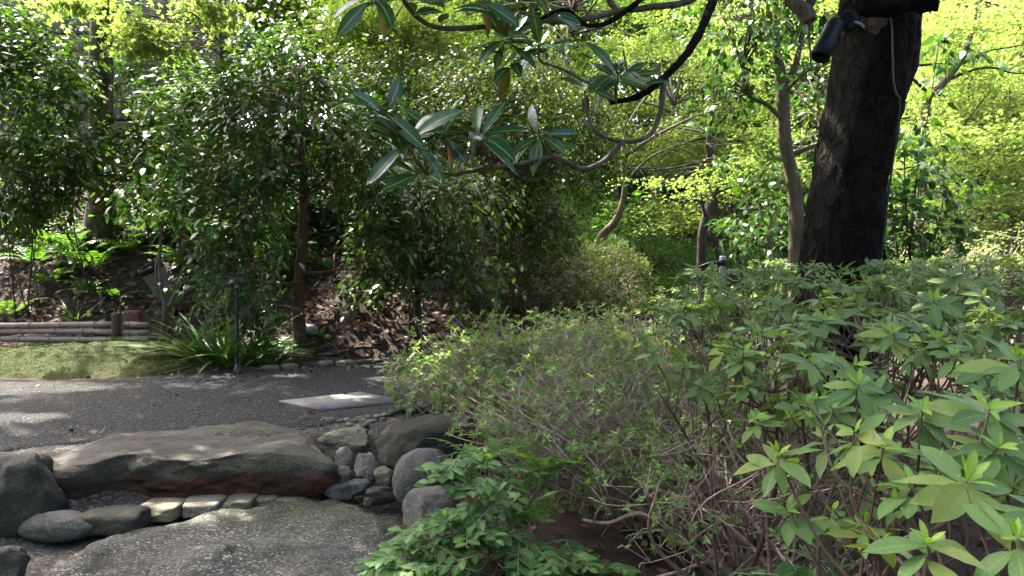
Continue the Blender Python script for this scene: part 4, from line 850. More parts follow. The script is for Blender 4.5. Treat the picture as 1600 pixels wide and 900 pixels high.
shrub('evergreen_shrub', 'dark low evergreen bush between the leaning stump and the brown forked tree', 1190, 10, [ell(1180, 375, 10, 55, 32, .6), ell(1215, 330, 10.2, 35, 40, .5), ell(1130, 250, 10.5, 10, 10, .2)], M_LD, 308, 7, bark=M_BARK_DARK, dens=90, per=10, size=.10, spread=.16, flat=.45, droop=.4, tpl=tpl_low(.25))
shrub('sunny_shrub', 'sunlit yellow green low shrub at the right edge behind the azalea', 1565, 9.5, [ell(1560, 395, 9.5, 70, 22, .6), ell(1500, 412, 9.0, 60, 15, .5), ell(1600, 370, 10, 40, 25, .6), ell(1440, 415, 9, 50, 12, .4)], M_MAPLE, 309, 6, dens=90, per=10, size=.06, spread=.13, flat=.6, droop=.2)
shrub('dark_shrub', 'blue green hedge in the shade below the small dark forked tree', 1460, 16, [ell(1420, 370, 16, 60, 30, .8), ell(1490, 365, 16, 60, 32, .8), ell(1560, 350, 16.5, 60, 40, .8), ell(1620, 330, 16.5, 50, 40, .8)], M_TEAL, 310, 7, dens=75, per=12, size=.085, spread=.17, droop=.3)
shrub('broadleaf_shrub', 'bright large-leaved clump on the slope above the azalea mounds', 1000, 18, [ell(1000, 325, 18, 32, 16, .5), ell(950, 365, 17.2, 30, 18, .5)], M_COVER, 311, 5, dens=80, per=9, size=.26, spread=.14, flat=.3, droop=.2)
# clipped azalea mounds: dense fine leaves on the outside, bare twigs inside
AZM = dict(dens=520, per=9, size=.045, spread=.06, tpl=tpl_far(.28), flat=.55, droop=-.5, hollow=.86, twig_r=.0025)
for lb, px, d, L, m, s in (('broad clipped azalea mound left of the other one, olive green', 830, 13.6, [ell(815, 436, 13.6, 72, 54, .8), ell(870, 428, 13.7, 62, 50, .75), ell(790, 455, 13.5, 45, 42, .6)], M_AZB, 321),
                           ('clipped azalea mound with bronze top in front of the curving trunk', 940, 15, [ell(940, 432, 15, 76, 54, .9), ell(975, 445, 14.7, 42, 45, .7), ell(895, 425, 15.2, 55, 42, .7)], M_AZB, 322),
                           ('low clipped azalea mound behind the drooping evergreen', 760, 13, [ell(760, 465, 12.6, 40, 35, .5), ell(725, 470, 12.4, 30, 28, .4)], M_LO, 323)):
    shrub('azalea_mound', lb, px, d, L, m, s, 26, cat='azalea', group='clipped azaleas', r0=.012, **AZM)

# ferns -------------------------------------------------------------
def frond_mesh(seed, pairs=22, wd=.17, arch=.35):
    r = R_(seed); G = Geo(); u = np.linspace(0, 1, 14); P = np.stack([u, 0 * u, .45 * u - (.45 + arch) * u ** 2.2 * .8], 1); V, T = tube(P, .006 * (1 - .8 * u), 4); G.add(V, T)
    us = np.linspace(.14, .99, pairs); cc = np.stack([np.interp(us, u, P[:, k]) for k in range(3)], 1); L = wd * np.sin(np.pi * np.clip(us * .86 + .14, 0, 1)) ** .8 + .015
    for sgn in (-1, 1):
        D = np.column_stack([np.full(pairs, .45), np.full(pairs, sgn * 1.0), -.15 + .1 * r.normal(size=pairs)]); V, T, M = scatter(tpl_mid(.13, .03, .1), cc, D, np.array([0, 0, 1.]) + .12 * r.normal(size=(pairs, 3)), L); G.add(V, T, .5, M)
    return G.mesh('frond', M_FERN, smooth=False)
FR = [frond_mesh(i, 20 + 2 * i, .15 + .015 * i, .2 + .1 * i) for i in range(4)]
def fern(label, p, size, n, seed, group=None, facing=None):
    r = R_(seed); root = tag(empty('fern', p), label, 'fern', group)
    for i in range(n):
        o = obj('frond', FR[i % 4], root); az = (2 * math.pi * i / n + r.uniform(-.3, .3)) if facing is None else facing + r.uniform(-1.1, 1.1)
        o.rotation_euler = (r.uniform(-.25, .25), -r.uniform(.1, .75), az); o.scale = (size * r.uniform(.75, 1.15),) * 3
    return root
FN = [(150, 405, .85, 'fern with arching fronds on the bare bank left of the big spotlight'), (205, 375, .6, 'bright yellow green fern above the big spotlight'), (55, 395, .75, 'fern at the left on the dark bank'), (110, 380, .85, 'fern under the glossy shrubs upper left of the bank'),
      (185, 450, .5, 'small fern lower left of the big spotlight'), (10, 480, .6, 'fern at the left edge above the bamboo edging'), (290, 400, .7, 'fern just right of the big spotlight'), (240, 205, .8, 'large pale fern right of the lichened trunk'), (280, 215, .7, 'second pale fern near the lichened trunk'),
      (430, 540, .55, 'fern at the path edge beside the iris clump'), (560, 380, .5, 'fern right of the reddish trunk'), (400, 350, .5, 'fern behind the reddish trunk'), (330, 365, .5, 'fern behind the iris clump'), (500, 510, .25, 'little fern on the leaf litter right of the reddish trunk'),
      (80, 425, .55, 'low fern in the middle of the bare bank'), (230, 360, .6, 'fern just behind the yellow green fern'), (35, 350, .7, 'fern high at the left edge under the glossy shrubs'), (170, 345, .7, 'fern below the foot of the lichened trunk'), (135, 440, .45, 'small fern halfway down the bare bank'), (310, 345, .6, 'fern between the big spotlight and the reddish trunk'), (440, 420, .5, 'fern low behind the path lamp'), (250, 330, .7, 'fern above and right of the yellow green fern')]
for i, (px, py, s, lb) in enumerate(FN):
    p = hit_land(px, py + 18); fern(lb, p, s, 9, 400 + i, 'ferns on the bank')

# iris clump by the path lamp
r = R_(9); bl = [mesh('blade', *[q for q in tpl_near(.032, .012, .5 + .22 * i, .4, n=10)[:2]], M_IRIS) for i in range(4)]
def blades(name, label, p, n, L, spread, seed, cat, mats=None):
    r = R_(seed); root = tag(empty(name, p), label, cat)
    for i in range(n):
        o = obj('blade', bl[i % 4], root); a = r.uniform(0, 6.28); k = r.uniform(0, 1) ** .5
        o.location = (spread * k * math.cos(a), spread * k * math.sin(a) * .7, -.02); o.rotation_euler = (r.uniform(-.5, .5), -r.uniform(.75, 1.45), a + r.uniform(-.5, .5)); o.scale = (L * r.uniform(.7, 1.2),) * 3
    return root
blades('iris_clump', 'clump of long dark green strap leaves behind the path lamp', foot(352, 8.55), 110, .72, .28, 21, 'iris')
blades('iris_clump', 'smaller clump of strap leaves right of the path lamp', foot(405, 8.6), 50, .5, .22, 22, 'iris')
blades('grass_tuft', 'bright grass tuft growing behind the bamboo edging', hit_land(118, 502), 34, .38, .12, 23, 'grass tuft')
# ------------------------------------------------------------------ bamboo edging
t = NT('bamboo_grey'); n = t.noise(8, 5, .6); mp = t.new('Mapping'); mp.inputs['Scale'].default_value = (.15, 1, 1); t.link(t.pos(), mp.inputs['Vector']); n2 = t.noise(90, 4, .7, mp.outputs[0])
c = t.ramp(n2, [(.3, (.2, .14, .10)), (.7, (.38, .285, .215))]); c = t.mix(t.ramp(n, [(.5, (0, 0, 0)), (.68, (.75, .75, .75))]), c, (.11, .085, .065)); t.col(c); t.bump(n2, .3, .006); M_BAM = t.done(.6, .35)
M_KNOT = mat_plain('bamboo_node', (.12, .09, .065), .8)
eb = gnd(0, 534, .04); ed = 10.62
edge = tag(empty('bamboo_edging', (-4.7, ed, .1)), 'low edging of three stacked weathered bamboo poles with a short post', 'edging')
eo = np.array(edge.location)
def bamboo(x0, x1, y, z, rad, seed):
    r = R_(seed); nodes = [x0 + .12]
    while nodes[-1] < x1 - .2: nodes.append(nodes[-1] + r.uniform(.36, .5))
    xs = np.unique(np.round(np.concatenate([[x0, x1]] + [np.array([k - .03, k - .012, k, k + .012, k + .03]) for k in nodes if x0 + .04 < k < x1 - .04]), 4))
    R = np.full(len(xs), rad); 
    for k in nodes: R = R + .007 * np.exp(-((xs - k) / .012) ** 2)
    P = np.column_stack([xs, y + .012 * np.sin(xs * 2 + seed), z + .01 * np.sin(xs * 1.3 + seed * 2)])
    V, T = tube(P, R, 14); o = obj('pole', mesh('pole', V - eo, T, M_BAM), edge)
    for k in nodes:
        if x0 + .05 < k < x1 - .05:
            q = np.array([k, y + .012 * math.sin(k * 2 + seed), z + .01 * math.sin(k * 1.3 + seed * 2)]); V, T = tube([q - [.004, 0, 0], q + [.004, 0, 0]], rad + .0085, 14); obj('node', mesh('node', V - eo, T, M_KNOT), o)
zs = [at(100, yy, ed)[2] for yy in (508, 518.5, 529.5)]
xe = at(230, 520, ed)[0]; xp = at(180, 520, ed)[0]
for k, z in enumerate(zs): bamboo(-9, xp - .02, ed, z, .041, k + 1); bamboo(xp + .09, xe + .01 * k, ed, z, .04, k + 11)
V, T = lathe([(0, 0), (.055, 0), (.06, .02), (.058, .3), (.06, .32), (.06, .335), (.052, .345), (.047, .335), (.047, .3), (0, .3)], 18)
obj('post', mesh('post', V * np.array([1, 1, 1.35]) + np.array([xp + .035, ed - .04, at(180, 538, ed)[2] - .03]) - eo, T, mat_plain('post_wood', (.09, .06, .036), .75, var=.4, scale=25)), edge)
V, T = lathe([(.062, 0), (.066, .008), (.066, .1), (.062, .108)], 18); obj('tie', mesh('tie', V + np.array([xp + .035, ed - .04, at(180, 530, ed)[2] - .03]) - eo, T, mat_plain('tie_rope', (.03, .024, .018), .9)), edge)
# small reddish brick post behind
p = at(208, 500, 10.95); V, T = ico(3); V = V * ((np.abs(V) ** 9).sum(1) ** (-1 / 9))[:, None] * np.array([.11, .09, .14])
tag(obj('brick_post', mesh('brick_post', V, T, mat_bark('brick', (.09, .035, .028), (.2, .085, .07), 12, moss=(.07, .09, .03), stretch=1)), loc=(p[0], p[1], p[2] + .0)), 'short reddish brick standing behind the end of the bamboo edging', 'brick')
# ------------------------------------------------------------------ big tilted spotlight
M_BLK = mat_plain('black_metal', (.008, .008, .008), .5, .2, var=.2)
M_CAN = mat_plain('can_metal', (.13, .105, .088), .5, .45, var=.3, scale=6)
f = hit_land(262, 488); ax = unit(np.array([-.36, -.36, .86])); top = at(233, 415, f[1] - .42); base = top - ax * .74
root = tag(empty('spotlight', base), 'large dark tilted cylindrical garden spotlight standing on the bank', 'spotlight')
L = .74
V, T = lathe([(0, 0), (.10, 0), (.125, .02), (.13, .25), (.155, .35), (.165, L - .1), (.165, L - .08)], 36); obj('body', mesh('body', axis_to(V, (0, 0, 0), ax), T, M_CAN), root)
V, T = lathe([(.165, L - .085), (.178, L - .08), (.18, L), (.168, L + .006), (.155, L), (.155, L - .05)], 36); obj('rim', mesh('rim', axis_to(V, (0, 0, 0), ax), T, M_BLK), root)
V, T = lathe([(0, L - .045), (.10, L - .04), (.155, L - .047)], 36); obj('lens', mesh('lens', axis_to(V, (0, 0, 0), ax), T, mat_plain('lens_glass', (.05, .06, .065), .08, .8, bump=0)), root)
V, T = lathe([(0, -.12), (.03, -.12), (.03, 0), (.06, .01)], 16); obj('stake', mesh('stake', axis_to(V, (0, 0, 0), (0.1, 0, 1)), T, M_BLK), root)
# small forked tan sapling in front of it
f = foot(248, 10.2); f[2] += .0
lo = [ell(262, 330, 10, 22, 18, .3), ell(300, 350, 10.1, 30, 18, .3), ell(235, 340, 10, 20, 15, .25), ell(275, 300, 10, 30, 18, .3)]
make_tree('sapling', 'tan forked sapling growing in front of the big spotlight', [f, at(258, 485, 10.1), at(252, 450, 10.1), at(249, 410, 10.1), at(252, 370, 10), at(256, 335, 10)], [.034, .03, .024, .02, .015, .008], lo, M_BARK_PALE, M_LD, R_(55), auto=6, cat='tree',
          crown_kw=dict(dens=90, per=9, size=.075, spread=.13, droop=.4), limbs=[([at(259, 482, 10.1), at(275, 455, 10.1), at(285, 415, 10)], .02, .012), ([at(253, 458, 10.1), at(244, 430, 10.1), at(246, 395, 10.1)], .016, .008)])
# ------------------------------------------------------------------ path lamp
f = gnd(372, 580, .03); f[2] = .0; ht = at(372, 436, f[1])[2]
root = tag(empty('path_lamp', f), 'slim black path lamp with a domed head at the path edge', 'lamp')
V, T = lathe([(0, .0), (.045, 0), (.047, .05), (.035, .065), (.03, .1), (.012, .11)], 20); obj('foot', mesh('foot', V, T, mat_plain('foot_metal', (.03, .03, .03), .4, .2, .0)), root)
V, T = lathe([(.0125, .1), (.0125, ht - .05)], 12); obj('pole', mesh('pole', V, T, M_BLK), root)
V, T = lathe([(0, ht + .012), (.03, ht + .01), (.065, ht - .005), (.09, ht - .04), (.092, ht - .055), (.085, ht - .052), (.055, ht - .03), (0, ht - .025)], 24); obj('lamp_shade', mesh('lamp_shade', V, T, M_BLK), root)
V, T = lathe([(0, ht - .09), (.02, ht - .088), (.025, ht - .06), (.02, ht - .03)], 14); obj('bulb', mesh('bulb', V, T, mat_plain('lamp_glass', (.4, .4, .38), .2)), root)
# ------------------------------------------------------------------ small canister spotlight at the red trunk and its cable
f = hit_land(482, 527); ax = unit((1, -.15, .05))
root = tag(empty('ground_spotlight', f + np.array([-.12, 0, .085])), 'small pale grey green canister spotlight lying by the reddish trunk', 'spotlight')
M_PALE = mat_plain('canister_paint', (.2, .25, .23), .45, .45)
V, T = lathe([(0, 0), (.06, 0), (.066, .01), (.066, .2), (.06, .215), (0, .215)], 22); obj('body', mesh('body', axis_to(V, (0, 0, 0), ax, (0, 0, 1)), T, M_PALE), root)
for q in (.015, .07): 
    V, T = lathe([(.066, q), (.072, q + .003), (.072, q + .012), (.066, q + .015)], 22); obj('band', mesh('band', axis_to(V, (0, 0, 0), ax, (0, 0, 1)), T, mat_plain('band_paint', (.42, .45, .42), .4)), root)
V, T = tube([(.1, 0, -.05), (.1, 0, -.12)], .015, 8); obj('stake', mesh('stake', V, T, M_BLK), root)
cp = [hit_land(x, y) + np.array([0, -.02, .02]) for x, y in ((600, 545), (560, 545), (535, 552), (512, 557), (470, 556), (440, 552))]
V, T, P = limb(cp, .014, .014, 8, 50); c0 = np.array(cp[0]); tag(obj('cable', mesh('cable', V - c0, T, mat_plain('cable_brown', (.05, .035, .028), .6)), loc=c0), 'brown cable snaking over the soil by the path', 'cable')
# ------------------------------------------------------------------ grey post on the right
f = foot(1129, 8.6); zt = at(1129, 402, 8.6)[2] - f[2]
root = tag(empty('metal_post', f), 'grey metal post with a short dark arm standing among the azaleas', 'post')
V, T = lathe([(0, 0), (.036, 0), (.036, zt), (.03, zt + .012), (0, zt + .014)], 18); obj('pole', mesh('pole', V, T, mat_plain('grey_paint', (.2, .21, .23), .5, .4)), root)
V, T = tube([(-.02, 0, zt - .06), (-.14, -.02, zt - .07), (-.26, -.04, zt - .11)], .022, 10); obj('arm', mesh('arm', V, T, M_BLK), root)
V, T = lathe([(.037, zt - .1), (.045, zt - .098), (.045, zt - .03), (.037, zt - .028)], 18); obj('collar', mesh('collar', V, T, M_BLK), root)
# ------------------------------------------------------------------ the large dark trunk (evergreen magnolia)
D5 = 5.0
zf = float(H(2.1, 5.0)[0])
base = np.array([2.10, 5.0, zf - .05])
ctrl = [base, at(1306, 520, D5), at(1314, 395, D5), at(1324, 300, D5), at(1342, 200, D5), at(1364, 100, D5), at(1379, 0, D5), at(1392, -90, D5), at(1405, -200, D5), at(1380, -420, 5.1)]
rad = [.26, .245, .232, .218, .228, .242, .238, .23, .2, .16]
tree = tag(empty('magnolia_tree', base), 'large evergreen magnolia with a thick dark trunk and branches over the path', 'tree')
obj('trunk', trunk_mesh(ctrl, rad, M_BARK_BIG, sides=110, n=190, rough=.075, off=base, flare=.25, freq=7, stretch=.4, ridge=.045, patch=(-.85, -.52)), tree)
def tpart(name, L, r0, r1, mat=M_BARK_MAG, sides=10, n=None, wob=.012, parent=None):
    V, T, P = limb(L, r0, r1, sides, n, wob, int(r0 * 1e4)); 
    nv = len(P) * sides; cen = np.repeat(P, sides, 0); V[:nv] = cen + (V[:nv] - cen) * (1 + .16 * fbm(V[:nv] * 28, 2, 4))[:, None]
    return obj(name, mesh(name, V - base, T, mat), parent or tree), P
# sawn limb and burl at the top of the frame
tpart('branch', [at(1352, -18, 4.82), at(1362, 10, 4.76), at(1385, 8, 4.70), at(1425, 4, 4.62), at(1467, 2, 4.55)], .085, .055, M_BARK_BIG, 20, 30, .01)
V, T = ico(4); V = V * (1 + .14 * fbm(V * 2.2, 4, 7)[:, None]) * np.array([.085, .075, .13]); obj('burl', mesh('burl', V + at(1366, 22, 4.79) - base, T, M_BARK_MAG), tree)
# stub hanging from the upper left
tpart('branch', [at(1378, -190, 4.95), at(1300, -120, 4.75), at(1240, -40, 4.55), at(1240, 0, 4.5), at(1262, 20, 4.45), at(1267, 34, 4.44)], .06, .036, M_BARK_MAG, 14, 40, .01)
tpart('branch', [at(1263, 8, 4.47), at(1275, -15, 4.5), at(1280, -60, 4.55)], .028, .02, M_BARK_MAG, 10)
tpart('branch', [at(1265, 34, 4.45), at(1264, 70, 4.45), at(1265, 105, 4.45)], .008, .004, M_BARK_MAG, 6)
# sweeping branches over the path (their pixel tracks, 3.2 to 4.6 m away)
B1 = [at(1390, -230, 4.95), at(1260, -150, 4.6), at(1140, -40, 4.2), at(1112, 8, 4.1), at(1083, 68, 3.95), at(1043, 116, 3.85), at(1000, 150, 3.8), at(953, 162, 3.75)]
tpart('branch', B1, .034, .012, M_BARK_BIG, 12, 60)
tpart('branch', [at(1036, 132, 3.85), at(1031, 178, 3.8), at(1012, 213, 3.75), at(975, 222, 3.7), at(938, 212, 3.65), at(920, 188, 3.6), at(916, 140, 3.6)], .015, .005, sides=9, n=44)
tpart('branch', [at(972, 222, 3.7), at(945, 250, 3.65), at(910, 263, 3.6), at(868, 246, 3.5), at(815, 256, 3.4), at(740, 268, 3.3), at(680, 276, 3.2), at(655, 255, 3.1), at(641, 222, 3.05)], .014, .005, sides=9, n=60)
tpart('branch', [at(866, 246, 3.5), at(855, 232, 3.5), at(845, 210, 3.5)], .009, .006, sides=7)
tpart('branch', [at(770, 262, 3.33), at(757, 240, 3.3), at(748, 212, 3.28)], .008, .006, sides=7)
tpart('branch', [at(641, 222, 3.05), at(622, 195, 3.0), at(600, 175, 2.95), at(584, 158, 2.95)], .006, .004, sides=7)
tpart('branch', [at(1180, -120, 4.4), at(1095, -10, 4.2), at(1010, 12, 4.05), at(970, 17, 4.0), at(900, 31, 3.9), at(840, 32, 3.8), at(770, 42, 3.6), at(690, 44, 3.4), at(650, 26, 3.3), at(620, -12, 3.2)], .02, .009, sides=10, n=70)
tpart('branch', [at(1060, -60, 4.1), at(1008, -8, 4.0), at(975, 20, 3.98), at(945, 38, 3.95), at(915, 40, 3.9), at(885, 17, 3.85), at(845, 28, 3.8), at(800, 45, 3.75)], .017, .007, M_BARK_BIG, 10, 50)
tpart('branch', [at(965, 20, 3.98), at(953, 0, 3.95), at(945, -30, 3.9)], .018, .012, sides=8)
tpart('branch', [at(955, 162, 3.75), at(948, 150, 3.74), at(935, 140, 3.7), at(880, 110, 3.65), at(845, 95, 3.6), at(842, 70, 3.55)], .008, .005, sides=7)
tpart('branch', [at(962, 162, 3.75), at(963, 140, 3.75), at(966, 118, 3.75)], .009, .006, sides=7)
tpart('branch', [at(1000, 148, 3.8), at(985, 130, 3.75), at(975, 80, 3.7)], .007, .004, sides=7)
tpart('branch', [at(840, 32, 3.8), at(810, 18, 3.7), at(790, 55, 3.6)], .009, .005, sides=7)
# leaf rosettes of the magnolia: every large leaf its own part
r = R_(61)
MAGL = [mesh('leaf', *(tpl_near(.135 + .018 * (i % 3), .045, [.05, .22, .36, .12, .3][i], .56, .008 * (i % 2), .1 * (i - 2), n=9)[:2]), M_MAG, mid=tpl_near(n=9)[2]) for i in range(5)]
def place_leaf(meshes, root, p, d, up, size, k, name='leaf', off=None):
    d = unit(d); s = unit(np.cross(up, d)); n = np.cross(d, s); M = Matrix(((d[0], s[0], n[0]), (d[1], s[1], n[1]), (d[2], s[2], n[2]))).to_4x4()
    o = obj(name, meshes[k % len(meshes)], root); o.matrix_local = Matrix.Translation(Vector(p - off)) @ M @ Matrix.Diagonal((size, size, size, 1)); return o
ROS = [(640, 218, 3.05, 15, .215), (748, 210, 3.28, 14, .215), (845, 208, 3.5, 9, .18), (965, 116, 3.75, 17, .2), (918, 138, 3.6, 6, .15), (842, 70, 3.55, 9, .18), (792, 58, 3.6, 12, .2), (600, 172, 2.95, 6, .19), (640, -5, 3.2, 8, .2), (582, -8, 3.2, 7, .19), (700, 15, 3.3, 6, .19), (662, 268, 3.15, 7, .21), (745, -10, 3.4, 8, .2), (860, 20, 3.7, 5, .16), (1000, 135, 3.7, 4, .14), (690, 205, 3.2, 8, .19), (800, 95, 3.65, 7, .18)]
kk = 0
for (px, py, d, n, L) in ROS:
    c = at(px, py, d); a0 = r.uniform(0, 6.28)
    for i in range(n):
        az = a0 + i * 2.39996; el = r.uniform(-.85, .6) if i < n * .75 else r.uniform(.4, 1.1)
        dd = np.array([math.cos(az) * math.cos(el), math.sin(az) * math.cos(el) * .8, math.sin(el)]); up = np.array([0, -.75, .75]) + r.normal(size=3) * .3
        place_leaf(MAGL, tree, c + dd * .015 + np.array([0, 0, -.03 * (i / n)]), dd, up, L * r.uniform(.75, 1.1), kk, off=base); kk += 1
# the crown above the frame, that shades the path and the azaleas
lob = [(np.array(c, float), np.array(R, float)) for c, R in (((.6, 5.2, 5.6), (2.0, 1.7, .9)), ((-1.6, 5.6, 5.4), (1.7, 1.7, .8)), ((-3.4, 7.0, 5.6), (1.7, 1.5, .7)), ((-.6, 7.8, 6.0), (1.9, 1.6, .8)), ((1.6, 7.6, 6.4), (2.0, 1.7, .9)), ((2.6, 4.6, 6.0), (1.8, 1.8, 1.0)), ((.3, 3.3, 5.2), (1.7, 1.3, .7)), ((-2.2, 4.4, 5.2), (1.5, 1.3, .7)), ((-3.9, 8.7, 6.2), (1.6, 1.4, .7)), ((-5.2, 6.9, 5.9), (1.5, 1.4, .7)), ((-5.6, 8.6, 6.6), (1.5, 1.4, .7)), ((-1.0, 3.5, 4.8), (1.3, 1.0, .6)), ((-.7, 2.3, 4.6), (1.3, .9, .6)), ((.9, 2.3, 4.6), (1.2, .9, .6)))]
tz = smoothline(ctrl, 40)[-1]; G = Geo()
for c, R in lob:
    for q in range(4):
        e = c + rand_dirs(1, r)[0] * R * .7; V, T, P = limb([tz, (tz + e) / 2 + np.array([0, 0, .35]) + .15 * r.normal(size=3), e], .06, .012, 7, 16, .05, q); G.add(V, T)
obj('branch', G.mesh('branch', M_BARK_BIG, base), tree)
me, tw = crown_mesh('crown', lob, M_MAGC, r, dens=66, per=10, size=.20, spread=.16, tpl=tpl_mid(.19, .05, .2), flat=.35, droop=.0, hollow=.2, off=base, twigmat=M_BARK_MAG, twig_r=.008, cond=lambda P: P[:, 2] > 1.35 + .345 * P[:, 1] + .25)
tag(obj('crown', me, tree), kind='stuff'); tag(obj('twigs', tw, tree), kind='stuff')

# ------------------------------------------------------------------ spotlight strapped to the trunk, with its cable
mnt = at(1326, 34, 4.74); can0 = at(1306, 36, 4.66); can1 = at(1281, 90, 4.60); ax = unit(can1 - can0); Lc = float(np.linalg.norm(can1 - can0))
root = tag(empty('tree_spotlight', mnt), 'black cylindrical spotlight mounted on the large dark trunk', 'spotlight')
M_SPOT = mat_plain('spot_black', (.005, .007, .009), .5, .15, var=.15)
V, T = lathe([(0, -.01), (.035, -.008), (.050, .004), (.053, .03), (.053, Lc * .45), (.056, Lc * .46), (.056, Lc), (.048, Lc + .002), (.043, Lc - .03), (0, Lc - .03)], 28); obj('body', mesh('body', axis_to(V, can0 - mnt, ax), T, M_SPOT), root)
V, T = tube(np.array([at(1304, 44, 4.66), at(1314, 40, 4.70), at(1326, 35, 4.75)]) - mnt, .011, 10); obj('arm', mesh('arm', V, T, M_SPOT), root)
V, T = lathe([(.0, -.02), (.06, -.02), (.062, .02), (.05, .028), (0, .03)], 26); obj('mount', mesh('mount', axis_to(V, at(1327, 33, 4.78) - mnt, unit((-.35, -.92, .1))), T, M_SPOT), root)
V, T, P = limb([at(1332, 34, 4.76), at(1342, 36, 4.73), at(1350, 42, 4.74)], .008, .008, 8); obj('conduit', mesh('conduit', V - mnt, T, mat_plain('conduit_pale', (.3, .31, .33), .4)), root)
cc = [at(1388, 12, 4.70), at(1393, 40, 4.71), at(1394, 62, 4.715), at(1395, 100, 4.72), at(1396, 125, 4.73), at(1400, 145, 4.75), at(1406, 154, 4.78)]
V, T, P = limb(cc, .0062, .0062, 8, 40, 0); root = tag(empty('trunk_cable', cc[0]), 'pale cable hanging down the right side of the large trunk', 'cable'); c0 = np.array(cc[0])
obj('cable', mesh('cable', V - c0, T, mat_plain('cable_pale', (.07, .067, .06), .5)), root)
cc = [at(1406, 154, 4.78), at(1403, 195, 4.8), at(1394, 260, 4.82), at(1386, 320, 4.82), at(1378, 395, 4.82), at(1374, 460, 4.85)]
V, T, P = limb(cc, .007, .007, 8, 40, 0); o = tag(obj('conduit', mesh('conduit', V - c0, T, mat_plain('cable_green', (.022, .028, .02), .6)), root), 'dark green lower length of the cable')

# ------------------------------------------------------------------ broad-leaved azaleas on the right
AZL = [tpl_near(.168 + .018 * (i % 3), .045, [.08, .2, .3, .02, .15, .26][i], .5, .006 * (i % 2), .15 * (i - 2.5), n=8) for i in range(6)]
AZM_OLD = [mesh('leaf', a[0], a[1], M_AZO, mid=a[2]) for a in AZL]; AZM_YNG = [mesh('young_leaf', a[0] * np.array([1, .9, 1]), a[1], M_AZY, mid=a[2]) for a in AZL]
def rosette(c, axis, size, r, n=8, young=4):
    """leaf placements round a shoot tip: (p, d, up, s, is_young)"""
    ax = unit(axis); a = unit(np.cross(ax, [.3, .5, .8])); b = np.cross(ax, a); out = []; a0 = r.uniform(0, 6.28)
    for i in range(n):
        az = a0 + i * 2.39996 + r.normal() * .15; el = r.uniform(-.35, .30); rd = a * math.cos(az) + b * math.sin(az); d = rd * math.cos(el) + ax * math.sin(el)
        out.append((c - ax * size * r.uniform(.02, .35), d, ax + .2 * r.normal(size=3), size * r.uniform(.7, 1.15), False))
    for i in range(young):
        az = a0 + 1 + i * 2.39996; el = r.uniform(.45, 1.15); rd = a * math.cos(az) + b * math.sin(az); d = rd * math.cos(el) + ax * math.sin(el)
        out.append((c, d, ax * .6 - rd * .8, size * r.uniform(.32, .55), True))
    return out
def az_top(x, y):                                    # height of the clipped top of the azaleas
    return .84 + .085 * np.clip(y - 1.2, 0, 4) + .05 * vnoise(np.stack([np.atleast_1d(x) * 2.3, np.atleast_1d(y) * 2.3, 0 * np.atleast_1d(x)], 1), 5) - .0
